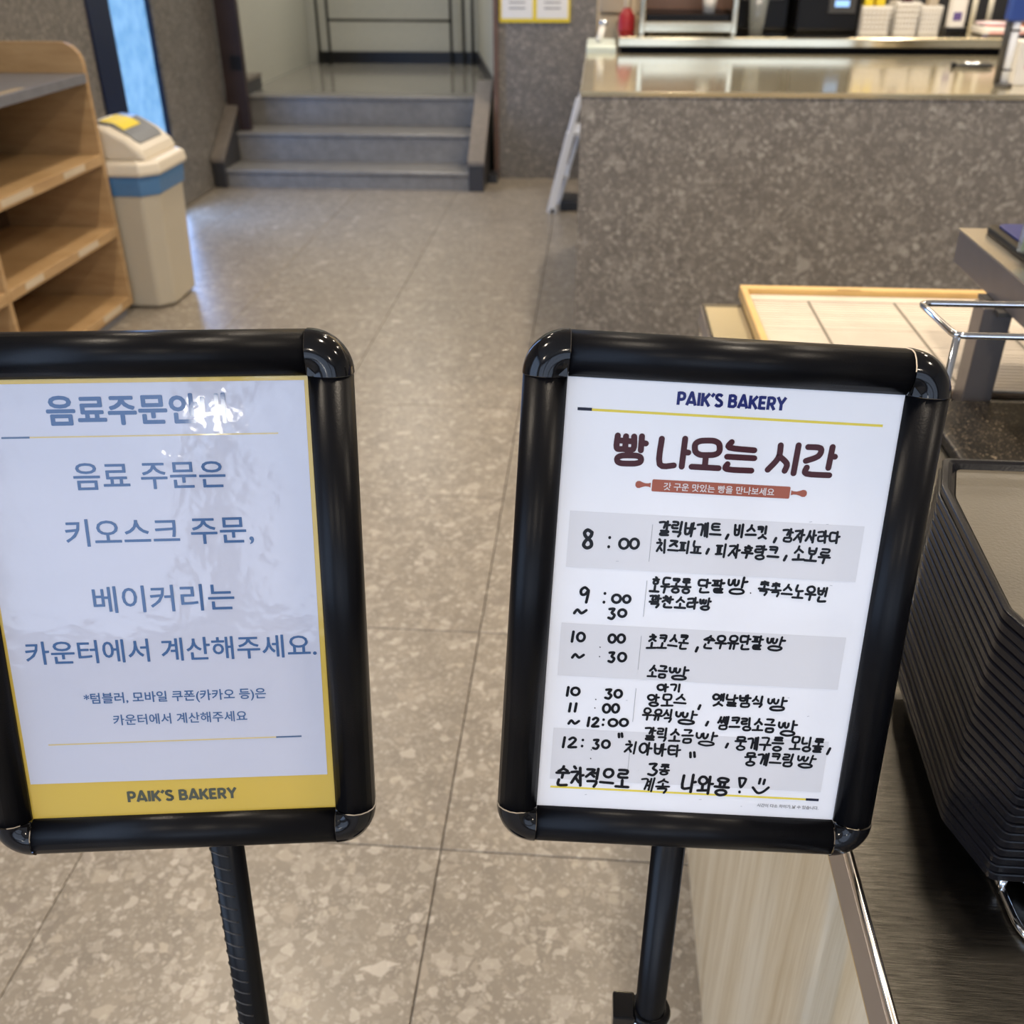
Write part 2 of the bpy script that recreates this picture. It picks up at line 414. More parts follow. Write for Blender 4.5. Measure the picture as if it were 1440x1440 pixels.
# blue film pane beside the bin
fm = MB()
fm.box(XL - .10, XL + .012, 4.80, 5.02, .02, 2.35)
fm.box(XL - .10, XL - .005, 5.02, 5.045, .02, 2.35)
fm.box(XL - .10, XL - .01, 5.525, 5.54, .02, 2.35); fm.box(XL - .10, XL - .01, 5.045, 5.525, 2.32, 2.35)
w = struct('window_5', fm, 'navy_frame', 'tall narrow blue frosted glass panel with navy frame behind the bin', 'window')
MB().box(XL - .05, XL - .03, 5.045, 5.525, .02, 2.32).build('pane', 'blue_film', w)
# back wall pieces: left of the recess there is only the jamb; stone pier between recess and kitchen
wb = MB()
wb.box(-.60, -.02, YW, YW + .14, 0, CEIL)
struct('wall_back', wb, 'wall_stone', 'grey speckled stone pier right of the steps', 'wall')
struct('wall_lintel', MB().box(XL, -.60, YW, YW + .14, 2.3, CEIL), 'wall_stone', 'stone wall above the opening to the landing', 'wall')
struct('wall_kitchen', MB().box(-.02, XR, YW + .02, YW + .14, 0, CEIL), 'kitchen_wall', 'brownish wall behind the service counter', 'wall')
struct('wall_right', MB().box(XR, XR + .1, YB, 8.6, 0, CEIL), 'plaster', 'plastered wall on the right', 'wall')
# recess
rc = MB(); rc.box(-2.42, -2.305, YW + .14, 8.62, 0, CEIL)
struct('wall_recess_left', rc, 'recess_paint', 'pale olive wall left of the landing', 'wall')
struct('wall_recess_back', MB().box(-2.42, -.3, 8.50, 8.62, 0, CEIL), 'recess_paint', 'pale olive wall behind the landing', 'wall')
rc = MB(); rc.prism([(-.62, YW + .14), (-.95, 8.50), (-.3, 8.50), (-.3, YW + .14)], 0, CEIL, 2)
struct('wall_recess_right', rc, 'recess_paint', 'pale olive wall right of the landing', 'wall')
struct('baseboard_back', MB().box(-2.23, -.96, 8.475, 8.50, .445, .53), 'skirting_black', 'black skirting along the landing wall', 'baseboard')
rc = MB(); rc.prism([(-.632, YW + .15), (-.962, 8.49), (-.95, 8.50), (-.62, YW + .15)], .445, .535, 2)
struct('baseboard_right', rc, 'stringer_dark', 'dark skirting on the right of the landing', 'baseboard')
j = struct('trim_1', MB().box(-2.285, -2.155, YW - .03, YW + .02, 0, 2.3), 'jamb_brown', 'dark brown door jamb left of the steps', 'trim')
MB().box(-2.23, -2.16, YW - .034, YW - .03, .62, .70).build('strike_plate', 'skirting_black', j)
struct('trim_2', MB().box(-.625, -.598, YW - .03, YW + .15, 0, 2.3), 'jamb_red', 'thin reddish-brown door jamb right of the steps', 'trim')
struct('trim_3', MB().box(XL, XL + .012, 2.0, 6.40, 0, .012), 'grout', 'pale strip along the foot of the left wall', 'trim')

# ------------------------------------------------------------------ steps
st = thing('entrance_steps', (-1.47, 6.05, 0), 'three grey terrazzo steps up to the landing between sloping stone kerbs', 'steps')
zs = [.105, .272, .445]; ys = [6.05, 6.33, 6.64]
for k in range(3):
    z0 = 0 if k == 0 else zs[k - 1]
    x0, x1 = -2.235, -.735
    MB().box(x0, x1, ys[k] + .015, (ys[k + 1] if k < 2 else 6.8) + .015, z0, zs[k] - .022).build('riser', 'step_stone', st)
    if k < 2: MB().box(x0, x1, ys[k], ys[k + 1] + .015, zs[k] - .022, zs[k]).build('tread', 'step_stone', st, bevel=.006)
MB().box(-2.235, -.735, ys[2], 6.80, zs[2] - .022, zs[2]).build('tread', 'step_stone', st, bevel=.006)
MB().box(-2.235, -.735, 6.80, 6.949, 0, zs[2]).build('tread', 'landing_stone', st)
struct('floor_landing', MB().prism([(-2.304, 6.95), (-2.304, 8.499), (-.952, 8.499), (-.701, 6.95)], 0, zs[2], 2), 'landing_stone', 'polished landing floor at the top of the steps', 'floor')
for (a, b, ye) in ((-2.296, -2.225, 6.949), (-.745, -.655, 6.66)):
    prof = [(6.03, 0), (6.03, .15), (6.60, .52), (ye, .52), (ye, 0)]
    s_ = MB().prism(prof, a, b, 0).build('kerb', 'stringer_dark', st, bevel=.004)
    cap = [(6.025, .15), (6.60, .523), (ye, .523), (ye, .545), (6.59, .545), (6.025, .172)]
    MB().prism(cap, a - .004, b + .004, 0).build('kerb_cap', 'stringer_stone', s_)
MB().box(-.652, -.60, 6.27, 6.40, 0, .05).build('door_stop', 'stringer_dark', st)

# railing on the landing
rl = thing('landing_railing', (-1.6, 8.35, .445), 'thin black metal railing standing on the landing behind the steps', 'railing')
for x in (-2.183, -2.101, -1.142, -1.045, -.975):
    MB().tube([(x, 8.36, .445), (x, 8.36, 1.45)], .011, 8).build('post', 'black_steel', rl)
MB().tube([(-2.101, 8.36, .762), (-1.142, 8.36, .758)], .009, 8).build('rail', 'black_steel', rl)
MB().tube([(-2.183, 8.36, 1.45), (-.975, 8.36, 1.45)], .016, 8).build('handrail', 'black_steel', rl)
MB().tube([(-2.101, 8.36, 1.10), (-1.142, 8.36, 1.10)], .009, 8).build('rail', 'black_steel', rl)

# framed notices on the stone pier
for k, x in enumerate((-.600 + .012, -.383)):
    n = thing('wall_notice', (x + .1, YW - .012, .885), ('yellow-framed notice on the stone pier, nearer the steps', 'yellow-framed notice on the stone pier, nearer the counter')[k], 'notice', 'notices on the stone pier')
    MB().box(x, x + .205, YW - .012, YW, .885, 1.20).build('frame', 'leaf_yellow', n)
    MB().box(x + .012, x + .193, YW - .014, YW - .012, .905, 1.188).build('sheet', 'note_white', n)
    for q in range(3):
        MB().box(x + .055, x + .15, YW - .0148, YW - .014, .955 + q * .03, .962 + q * .03).build('printed_line', 'ink_grey', n)

# ------------------------------------------------------------------ shelf unit, left
SX0, SX1, SY0, SY1 = -2.29, -1.85, 2.945, 3.768
sh = thing('shelf_unit', ((SX0 + SX1) / 2, (SY0 + SY1) / 2, 0), 'light wood open shelf unit with grey top against the left wall', 'shelf')
def endp(y0, y1, ztop, r):
    pts = [(SX0, .04), (SX1, .04)]
    for i in range(7):
        t = math.radians(90 * i / 6); pts.append((SX1 - r + r * math.cos(t), ztop - r + r * math.sin(t)))
    pts.append((SX0, ztop)); return MB().prism(pts, y0, y1, 1)
endp(SY1 - .022, SY1, 1.003, .075).build('side_panel', 'shelf_wood', sh, bevel=.002)
endp(SY0 - .02, SY0, .895, .004).build('side_panel', 'shelf_wood', sh, bevel=.002)
MB().box(SX0, SX0 + .012, SY0, SY1 - .022, .04, .87).build('back_panel', 'shelf_wood_dark', sh)
MB().box(SX0, SX1 - .02, SY0 - .9, SY1 - .03, 0, .04).build('plinth', 'shelf_grey', sh)
tp = MB().box(SX0, SX1 + .004, 2.1, SY1 - .022, .868, .90).build('top_board', 'shelf_grey', sh, bevel=.002)
for (z, lab) in ((.60, [(3.02, 3.22), (3.44, 3.6)]), (.33, [(3.04, 3.16), (3.42, 3.58)]), (.055, [(3.5, 3.66)])):
    s_ = MB().box(SX0 + .012, SX1, SY0, SY1 - .022, z - .018, z + .020).build('shelf_board', 'shelf_wood', sh, bevel=.003)
    for a, b in lab:
        MB().box(SX1, SX1 + .0015, a, b, z - .008, z + .014).build('price_strip', 'label_white', s_)
for a, b in ((2.62, 2.80), (3.05, 3.34)):
    MB().box(SX1 - .04, SX1 - .015, a, b, .90, .902).build('price_strip', 'label_white', tp)
# nearer bay of the same unit
MB().box(SX0, SX0 + .012, 2.1, SY0 - .02, .04, .87).build('back_panel', 'shelf_wood_dark', sh)
for z in (.60, .33, .055): MB().box(SX0 + .012, SX1, 2.12, SY0 - .02, z - .018, z + .02).build('shelf_board', 'shelf_wood', sh, bevel=.003)
endp(2.1, 2.12, .87, .004).build('side_panel', 'shelf_wood', sh, bevel=.002)

# ------------------------------------------------------------------ waste bin
BX, BY = -1.835, 3.972
bn = thing('waste_bin', (BX, BY, 0), 'tall beige plastic waste bin with grey flap lid and blue bag beside the shelf unit', 'bin')
def oct_ring(hx, hy, c, z, cx=BX, cy=BY):
    pts = [(hx - c, -hy), (hx, -hy + c), (hx, hy - c), (hx - c, hy), (-hx + c, hy), (-hx, hy - c), (-hx, -hy + c), (-hx + c, -hy)]
    return [(cx + a, cy + b, z) for a, b in pts]
rings = [oct_ring(.120, .158, .05, .004), oct_ring(.126, .164, .052, .02), oct_ring(.142, .178, .055, .50)]
MB().loft(rings).build('body', 'bin_plastic', bn, bevel=.012, seg=3)
MB().loft([oct_ring(.146, .182, .056, .455), oct_ring(.151, .187, .058, .505), oct_ring(.151, .187, .058, .535)]).build('bag', 'bin_bag', bn, bevel=.004)
lid = MB().loft([oct_ring(.162, .196, .058, .53), oct_ring(.166, .200, .06, .545), oct_ring(.160, .194, .058, .575), oct_ring(.145, .18, .056, .585)]).build('lid', 'bin_lid', bn, bevel=.006, seg=2)
# hood: slopes down towards the aisle (+x)
prof = [(-.140, .58), (-.142, .66), (-.12, .695), (-.07, .711), (-.01, .702), (.06, .664), (.11, .62), (.13, .58)]
MB().prism([(BX + a, b) for a, b in prof], BY - .165, BY + .165, 1).build('hood', 'bin_lid', bn, bevel=.022, seg=4)
def along(t):  # point on the hood slope
    P = [(-.110, .707), (-.066, .717), (-.004, .709), (.062, .668), (.092, .641)]
    k = min(int(t * 4), 3); u = t * 4 - k
    return (P[k][0] * (1 - u) + P[k + 1][0] * u, P[k][1] * (1 - u) + P[k + 1][1] * u)
fl = MB(); rg = []
for i in range(9):
    a, b = along(i / 8); w_ = .118 if 0 < i < 8 else .104
    rg.append([(BX + a, BY - w_, b), (BX + a, BY + w_, b), (BX + a - .006, BY + w_, b - .014), (BX + a - .006, BY - w_, b - .014)])
fp = fl.loft(rg).build('flap', 'bin_flap', bn)
nb = MB(); rg = []
for i in range(5):
    a, b = along(.28 + .36 * i / 4)
    rg.append([(BX + a, BY - .10, b + .003), (BX + a, BY + .055, b + .003), (BX + a, BY + .055, b), (BX + a, BY - .10, b)])
nb.loft(rg).build('sticker', 'note_yellow', fp)
nb = MB(); rg = []
for i in range(3):
    a, b = along(.17 + .12 * i / 2)
    rg.append([(BX + a, BY - .09, b + .003), (BX + a, BY + .04, b + .003), (BX + a, BY + .04, b), (BX + a, BY - .09, b)])
nb.loft(rg).build('sticker', 'note_white', fp)

# ------------------------------------------------------------------ service counter
CX0, CX1, CY0, CY1 = -.052, 3.3, 3.39, 4.52
ct = thing('service_counter', (1.6, 3.95, 0), 'service counter faced with brown speckled stone under a polished steel top', 'counter')
MB().box(CX0, CX1, CY0 + .004, CY1, 0, .884).build('body', 'counter_stone', ct)
tp = MB(); tp.box(CX0 - .004, CX1, CY0 - .004, CY1 + .02, .884, .90)
tp = tp.build('worktop', 'counter_steel', ct, bevel=.003)
# back worktop
bcn = thing('back_worktop', (1.0, 5.2, 0), 'stainless steel back worktop carrying the coffee machines', 'counter')
MB().box(.075, 1.69, 4.60, 5.6, .917, .957).build('top', 'steel', bcn, bevel=.006)
MB().box(.09, 1.67, 4.68, 5.58, .10, .917).build('cabinet', 'black_plastic', bcn)
MB().box(.12, 1.64, 4.72, 5.56, 0, .10).build('plinth', 'black_plastic', bcn)
ww = MB(); ww.box(-.02, 3.4, 5.72, 6.3, 0, 1.6)
kb = thing('kitchen_cabinet', (1.7, 6, 0), 'dark cabinet standing behind the coffee machines', 'cabinet')
MB().box(.30, 3.4, 5.75, 6.25, 0, 1.14).build('body', 'black_plastic', kb, bevel=.01)
for i in range(5):
    MB().box(.32 + i * .615, .32 + i * .615 + .6, 5.735, 5.75, .1, 1.12).build('door', 'grey_plastic', kb, bevel=.004)
# left end: sink unit with white box and tap
sk = thing('soap_dispenser', (.01, 4.66, 0), 'pale mint dispenser box with a small spout at the counter end', 'dispenser')
MB().box(-.055, .070, 4.60, 4.95, .0, .885).build('stand', 'cream', sk)
MB().box(-.055, .070, 4.58, 4.93, .885, .925).build('box', 'mint_white', sk, bevel=.008)
MB().tube([(-.005, 4.72, .925), (.012, 4.74, .985)], .014, 10).build('spout', 'white_plastic', sk)
MB().lathe([(0, -.014), (.014, -.010), (.018, 0), (.014, .010), (0, .014)], (.014, 4.745, 1.0), 12).build('knob', 'chrome', sk)
bx = thing('storage_box', (-.0, 5.9, 0), 'beige storage box stacked on a grey cabinet left of the coffee machine', 'box')
MB().box(-.01, .16, 5.62, 5.74, 0, .98).build('cabinet', 'kitchen_wall', bx, bevel=.01)
MB().box(-.01, .16, 5.60, 5.74, .985, 1.2).build('box', 'beige_box', bx, bevel=.01)
rb = thing('red_bottle', (.115, 4.86, .957), 'red squeeze bottle at the left end of the back worktop', 'bottle')
MB().lathe([(0, 0), (.036, 0), (.038, .01), (.036, .06), (.022, .085), (.012, .095)], (.115, 4.86, .957), 20).build('bottle', 'red_plastic', rb)
MB().lathe([(.012, .095), (.014, .10), (.012, .16), (0, .162)], (.115, 4.86, .957), 16).build('cap', 'beige_box', rb)
# coffee machine
cm = thing('coffee_machine', (.37, 4.9, .957), 'stainless coffee machine with black drip grille on the back worktop', 'machine')
zt = .957
MB().box(.185, .56, 4.72, 5.1, zt + .006, zt + .052).build('drip_base', 'steel', cm, bevel=.006)
for x in (.20, .54): MB().lathe([(0, 0), (.012, 0), (.012, .006)], (x, 4.76, zt), 10).build('foot', 'black_plastic', cm)
MB().box(.20, .545, 4.74, 5.1, zt + .052, zt + .075).build('drip_grille', 'black_plastic', cm)
MB().box(.165, .19, 4.72, 5.4, zt, zt + .42).build('side_panel', 'steel', cm, bevel=.004)
MB().box(.553, .578, 4.72, 5.4, zt, zt + .42).build('side_panel', 'steel', cm, bevel=.004)
MB().box(.19, .553, 5.12, 5.4, zt, zt + .42).build('body', 'copper', cm)
MB().box(.19, .553, 4.80, 5.12, zt + .22, zt + .42).build('brew_head', 'steel', cm, bevel=.01)
cu = MB().lathe([(0, 0), (.026, 0), (.034, .08), (.031, .08), (.024, .004), (0, .004)], (.468, 4.85, zt + .076), 20).build('paper_cup', 'white_plastic', off=(.468, 4.85, zt + .076))
tag(cu, 'small white cup standing on the coffee machine grille', 'cup')
pc = MB().lathe([(0, 0), (.030, 0), (.042, .14), (.040, .14), (.028, .004), (0, .004)], (.67, 4.80, zt), 20).build('plastic_cup', 'clear_plastic', off=(.67, 4.80, zt))
tag(pc, 'clear plastic cup in front of the black machine', 'cup')
# black machines
g1 = thing('ice_machine', (.72, 5.15, zt), 'black boxy machine behind the clear plastic cup', 'machine')
MB().box(.595, .83, 4.96, 5.4, zt, zt + .36).build('body', 'black_plastic', g1, bevel=.012)
MB().box(.62, .80, 4.953, 4.96, zt + .12, zt + .3).build('door', 'grey_plastic', g1, bevel=.003)
g2 = thing('coffee_grinder', (.98, 5.1, zt), 'black machine with a small lit blue screen beside the white basket', 'machine')
MB().box(.845, 1.115, 4.86, 5.3, zt, zt + .34).build('body', 'black_plastic', g2, bevel=.015)
pn = MB().box(.975, 1.09, 4.852, 4.86, zt + .075, zt + .135).build('control_panel', 'grey_plastic', g2, bevel=.002)
MB().box(1.00, 1.06, 4.849, 4.852, zt + .10, zt + .125).build('screen', 'screen_blue', pn)
# baskets
def basket(x0, x1, y0, y1, h, label, fill):
    t = thing('plastic_basket', ((x0 + x1) / 2, (y0 + y1) / 2, zt), label, 'basket', 'white baskets on the back worktop')
    s = .92
    cx, cy = (x0 + x1) / 2, (y0 + y1) / 2
    w = MB()
    # perforated walls: horizontal and vertical bars
    hx, hy = (x1 - x0) / 2, (y1 - y0) / 2
    n = 7; rows = 5
    for r in range(rows + 1):
        z = zt + .004 + (h - .008) * r / rows; q = .94 + .06 * r / rows
        e = .0035 if r not in (rows,) else .007
        for sy in (-1, 1): w.box(cx - hx * q, cx + hx * q, cy + sy * hy * q - .0015, cy + sy * hy * q + .0015, z - e, z + e)
        for sx in (-1, 1): w.box(cx + sx * hx * q - .0015, cx + sx * hx * q + .0015, cy - hy * q, cy + hy * q, z - e, z + e)
    for i in range(n + 1):
        u = -1 + 2 * i / n
        for sy in (-1, 1):
            w.prism([(cx + u * hx * .94 - .0032, zt), (cx + u * hx * .94 + .0032, zt), (cx + u * hx + .0032, zt + h), (cx + u * hx - .0032, zt + h)], cy + sy * hy * .97 - .0018, cy + sy * hy * .97 + .0018, 1)
            w.box(cx + sy * hx * .97 - .0018, cx + sy * hx * .97 + .0018, cy + u * hy * .95 - .003, cy + u * hy * .95 + .003, zt, zt + h)
    w.box(cx - hx * .93, cx + hx * .93, cy - hy * .93, cy + hy * .93, zt, zt + .003)
    w.build('basket_wall', 'white_plastic', t)
    MB().box(cx - hx * .85, cx + hx * .85, cy - hy * .80, cy + hy * .85, zt + .003, zt + h * .9).build('contents', 'beige_box', t)
    for (dx, hh, mt) in fill:
        MB().box(cx + dx * hx - .018, cx + dx * hx + .018, cy - .03, cy + .03, zt + h * .97, zt + hh).build('sachet', mt, t, bevel=.003)
basket(1.120, 1.245, 4.86, 4.98, .10, 'white perforated basket holding yellow packets', [(-.5, .13, 'leaf_yellow'), (.3, .14, 'leaf_yellow')])
basket(1.262, 1.362, 4.86, 4.98, .115, 'white perforated basket between two others, with dark red packet', [(.1, .15, 'ink_maroon')])
basket(1.370, 1.462, 4.88, 5.00, .10, 'smaller white perforated basket next to the white bottle', [(.3, .15, 'beige_box')])
wbn = thing('white_bottle', (1.515, 4.86, zt), 'white bottle with purple label on black base', 'bottle')
MB().box(1.472, 1.565, 4.82, 4.90, zt, zt + .022).build('base', 'black_plastic', wbn, bevel=.006)
MB().prism(rr_poly(1.482, 1.553, 4.83, 4.89, .02), zt + .022, zt + .15, 2).build('bottle', 'white_plastic', wbn, bevel=.004)
MB().lathe([(.014, 0), (.014, .04), (0, .042)], (1.517, 4.86, zt + .15), 14).build('cap', 'black_plastic', wbn)
MB().box(1.496, 1.53, 4.8275, 4.83, zt + .05, zt + .082).build('label', 'purple_label', wbn)
# kitchen scale
ks = thing('kitchen_scale', (1.66, 4.74, zt), 'white and pink kitchen scale with oval plate at the right end', 'scale')
sp = [(1.565, zt + .004), (1.75, zt + .004), (1.775, zt + .03), (1.75, zt + .05), (1.575, zt + .035)]
MB().prism(rr_poly(1.58, 1.76, 4.66, 4.86, .03), zt + .008, zt + .034, 2).build('body', 'white_plastic', ks, bevel=.006)
MB().prism([(4.655, zt + .012), (4.655, zt + .018), (4.72, zt + .04), (4.72, zt + .03)], 1.60, 1.755, 0).build('control_panel', 'pink_panel', ks)
MB().lathe([(0, 0), (.055, 0), (.075, .006), (.078, .012), (0, .014)], (1.655, 4.78, zt + .036), 28).build('plate', 'pink_plastic', ks)
for x in (1.60, 1.74): MB().lathe([(0, 0), (.012, 0), (.012, .009)], (x, 4.70, zt), 10).build('foot', 'lavender', ks)
cpn = thing('copper_canister', (1.80, 4.98, .957), 'copper-coloured canister behind the scale', 'canister')
MB().box(1.775, 2.2, 4.8, 5.6, .0, .957).build('shelf', 'black_plastic', cpn)
MB().lathe([(0, 0), (.045, 0), (.045, .12), (.04, .125), (0, .125)], (1.83, 4.9, .957), 20).build('canister', 'copper', cpn)
# cup tubes behind scale
for k, x in enumerate((1.60, 1.665, 1.735)):
    c_ = MB().lathe([(0, 0), (.012, 0), (.012, .15), (0, .15)], (x, 5.10, zt), 12).build('syrup_pump', 'cream', off=(x, 5.10, zt))
    tag(c_, 'cream pump bottle behind the scale, %s of three' % ('nearest the white bottle', 'in the middle', 'nearest the canister')[k], 'bottle', 'cream bottles behind the scale')
# things on the steel counter
tg_ = thing('serving_tongs', (1.375, 4.1, .902), 'dark and silver tongs lying on the steel counter', 'tongs')
for s in (-1, 1):
    MB().tube([(1.31, 4.10, .907), (1.34, 4.10 + s * .010, .908), (1.44, 4.10 + s * .018, .908)], [.004, .006, .006], 8).build('arm', 'rubber_dark', tg_)
MB().tube([(1.298, 4.10, .907), (1.312, 4.10, .907)], .011, 10).build('tip', 'black_plastic', tg_)
MB().tube([(1.345, 4.10, .914), (1.43, 4.10, .914)], .005, 8).build('grip', 'chrome', tg_)
sp_ = thing('chrome_stand', (1.30, 3.57, .90), 'slim chrome stand with a blue head on the right of the counter', 'stand')
MB().lathe([(0, 0), (.028, 0), (.028, .008), (.016, .012)], (1.305, 3.57, .90), 20).build('base', 'bracket_dark', sp_)
MB().tube([(1.305, 3.57, .908), (1.305, 3.57, 1.09)], .0125, 14).build('pole', 'alu_white', sp_)
for z in (.95, 1.065): MB().lathe([(.0125, -.003), (.0155, -.002), (.0155, .002), (.0125, .003)], (1.305, 3.57, z), 16).build('ring', 'bracket_dark', sp_)
MB().tube([(1.283, 3.575, .908), (1.283, 3.575, 1.2)], .010, 12).build('rear_pole', 'bracket_dark', sp_)
MB().box(1.27, 1.37, 3.55, 3.60, 1.09, 1.30).build('head', 'blue_enamel', sp_, bevel=.008)
wc = thing('white_carton', (1.40, 3.62, .90), 'white carton beside the chrome stand at the right edge', 'carton')
MB().box(1.345, 1.47, 3.60, 3.70, .90, 1.03).build('carton', 'white_plastic', wc, bevel=.003)
MB().box(1.37, 1.45, 3.598, 3.60, .95, .965).build('stripe', 'pink_panel', wc)

# ------------------------------------------------------------------ step ladder leaning beside the counter
ld = thing('step_ladder', (-.2, 5.6, 0), 'white aluminium step ladder leaning behind the counter end', 'ladder')
def bar(p, q, w, d):
    p = Vector(p); q = Vector(q); dr = (q - p).normalized(); sx = Vector((0, 1, 0)).cross(dr).normalized() * w; sy = Vector((0, d, 0))
    rg = [[c + sx + sy, c - sx + sy, c - sx - sy, c + sx - sy] for c in (p, q)]
    return MB().loft(rg)
bar((-.235, 5.55, 0), (-.135, 5.55, .42), .022, .02).build('rail', 'alu_white', ld, bevel=.004)
bar((-.135, 5.55, .42), (-.03, 5.55, .80), .013, .016).build('rail', 'alu_white', ld, bevel=.004)
bar((-.195, 5.62, .03), (-.06, 5.62, .52), .009, .016).build('rail', 'alu_white', ld, bevel=.003)
bar((-.235, 5.85, 0), (-.10, 5.85, .55), .017, .02).build('rail', 'alu_white', ld, bevel=.004)
MB().box(-.235, -.205, 5.53, 5.57, 0, .025).build('foot', 'alu_white', ld)
for (x, z) in ((-.19, .18), (-.13, .40)): MB().box(x, x + .05, 5.56, 5.86, z, z + .02).build('rung', 'alu_white', ld)
db = thing('dark_crate', (-.11, 5.66, 0), 'dark low crate on the floor under the ladder', 'crate')
MB().box(-.185, -.03, 5.59, 5.78, 0, .055).build('body', 'rubber_dark', db, bevel=.008)
MB().box(-.175, -.04, 5.60, 5.77, .055, .062).build('rim', 'grey_plastic', db)

# ------------------------------------------------------------------ display cabinet, right
KX0, KX1, KY0, KY1 = .196, 1.30, -.30, 1.70
kc = thing('display_cabinet', (.75, .7, 0), 'pale wood display cabinet with brushed steel top on the right', 'cabinet')
MB().box(KX0, KX1, KY0, KY1 - .01, .06, .735).build('side_panel', 'cabinet_wood', kc)
MB().box(KX0 + .002, KX1, KY0 + .02, KY1 - .03, 0, .06).build('plinth', 'cabinet_wood', kc)
MB().box(KX0 - .0015, KX0 + .004, KY0, KY1 - .01, .7305, .7355).build('edge_strip', 'edge_band', kc)
MB().box(KX0 - .0025, KX1, KY0, KY1, .7355, .768).build('steel_fascia', 'steel_fascia', kc)
MB().box(KX0 + .004, KX1, KY0, KY1, .768, .7705).build('worktop', 'steel_brushed', kc)
MB().tube([(KX0 + .001, KY0, .7695), (KX0 + .001, KY1, .7695)], .0028, 10).build('rolled_edge', 'steel_lip', kc)
MB().box(KX0 + .004, .262, 1.30, KY1 - .02, .7705, .7715).build('channel', 'steel_soft', kc)
# slatted mat in a wooden tray frame, flush in the far part of the top
mt_ = thing('slatted_mat', (.75, 1.53, .7705), 'pale slatted bread mat in a light wood frame, lit from above', 'mat')
MX0, MX1, MY0, MY1 = .264, 1.26, 1.318, 1.745
MB().box(MX0, MX1, MY1 - .02, MY1, .7705, .792).build('frame_rail', 'tray_wood', mt_, bevel=.002)
MB().box(MX0, MX0 + .012, MY0, MY1 - .02, .7705, .792).build('frame_rail', 'tray_wood', mt_, bevel=.002)
MB().box(MX1 - .012, MX1, MY0, MY1 - .02, .7705, .792).build('frame_rail', 'tray_wood', mt_, bevel=.002)
MB().box(MX0 + .012, MX1 - .012, MY0, MY1 - .02, .7705, .776).build('base_board', 'white_board', mt_)
MB().box(.43, .47, MY1 - .0205, MY1 - .02 + .004, .7925, .7932).build('clip', 'edge_band', mt_)
slat = None; nsl = 34
for i in range(nsl):
    y = MY0 + .004 + (MY1 - .024 - MY0 - .004) * (i + .5) / nsl
    if slat is None:
        mbs = MB().box(-.4 , .572, -.0045, .0045, 0, .0034)
        slat = mbs.build('slat', 'slat_pale', None)
        slat.parent = mt_; o = slat
    else:
        o = slat.copy(); COL.objects.link(o); o.parent = mt_
    o.location = (.676 - .75, y - 1.53, .0057 + random.uniform(-.0002, .0002))
for x in (.375, .52, .665, .81, .955, 1.10):
    MB().box(x, x + .0035, MY0 + .004, MY1 - .022, .7800, .7808).build('thread', 'thread_grey', mt_)
MB().box(MX0 + .012, MX1 - .012, MY1 - .05, MY1 - .022, .7795, .782).build('price_rail', 'slat_pale', mt_)
# steel top's dark reflection painted as a speckled sheet between mat and trays
gs = MB().box(.45, 1.27, .80, 1.27, .7705, .786).build('dark_reflection_sheet', 'dark_reflection', off=(.86, 1.05, .7705), bevel=.003)
tag(gs, 'black speckled sheet for the dark reflection in the steel top, between mat and trays', 'slab')

# bronze over-shelf
os_ = thing('over_shelf', (.8, 1.35, .7705), 'bronze metal over-shelf frame standing over the slatted mat', 'shelf')
MB().box(.53, .556, .79, 1.488, .912, .958).build('side_beam', 'bracket_bronze', os_, bevel=.0015)
MB().box(.556, 1.2, 1.462, 1.488, .912, .957).build('back_beam', 'bracket_bronze', os_, bevel=.0015)
MB().box(.5285, 1.2, .79, 1.49, .958, .961).build('shelf_top', 'bracket_top', os_)
MB().box(.507, .545, 1.276, 1.314, .7705, .912).build('post', 'bracket_bronze', os_, bevel=.0015)
MB().box(.520, .556, 1.26, 1.34, .906, .912).build('bracket', 'bracket_dark', os_)
MB().box(1.14, 1.18, 1.276, 1.314, .7705, .912).build('post', 'bracket_bronze', os_, bevel=.0015)
nv = thing('navy_tray', (.72, 1.38, .961), 'dark-rimmed tray with navy sheet lying on the over-shelf', 'tray')
MB().prism(rr_poly(.558, .98, .9, 1.478, .02), .961, .971, 2).build('rim', 'black_plastic', nv, bevel=.003)
MB().prism(rr_poly(.572, .965, .912, 1.469, .014), .971, .973, 2).build('sheet', 'navy_card', nv)
gc = thing('green_card', (.70, 1.33, .973), 'green card in a clear holder standing on the over-shelf', 'card')
MB().box(.556, .74, 1.328, 1.331, .974, 1.06).build('card', 'green_card', gc)
MB().box(.549, .75, 1.322, 1.325, .9735, 1.10).build('holder', 'clear_plastic', gc)

# ------------------------------------------------------------------ tray stack
TN, TP = 24, .0075
ORD = ['first', 'second', 'third', 'fourth', 'fifth', 'sixth', 'seventh', 'eighth', 'ninth', 'tenth', 'eleventh', 'twelfth', 'thirteenth']
TZ = .788
def tray_outline(o=0.0):
    x0, x1, y0, y1 = .2565 - o, .62 + o, .457 - o, .712 + o
    c = [(x1 - .02, y0), (x1, y0 + .05), (x1, y1 - .05), (x1 - .02, y1), (x0 + .022, y1), (x0 + .008, y1 - .045), (x0, y0 + .05), (x0 + .0165, y0)]
    out = []
    n = len(c)
    for i in range(n):
        p = Vector(c[i]); a = Vector(c[i - 1]); b = Vector(c[(i + 1) % n])
        r = .0045
        p0 = p + (a - p).normalized() * r; p1 = p + (b - p).normalized() * r
        for k in range(5):
            u = k / 4; q = p0 * (1 - u) ** 2 + p * 2 * u * (1 - u) + p1 * u ** 2
            out.append((q.x, q.y))
    return out
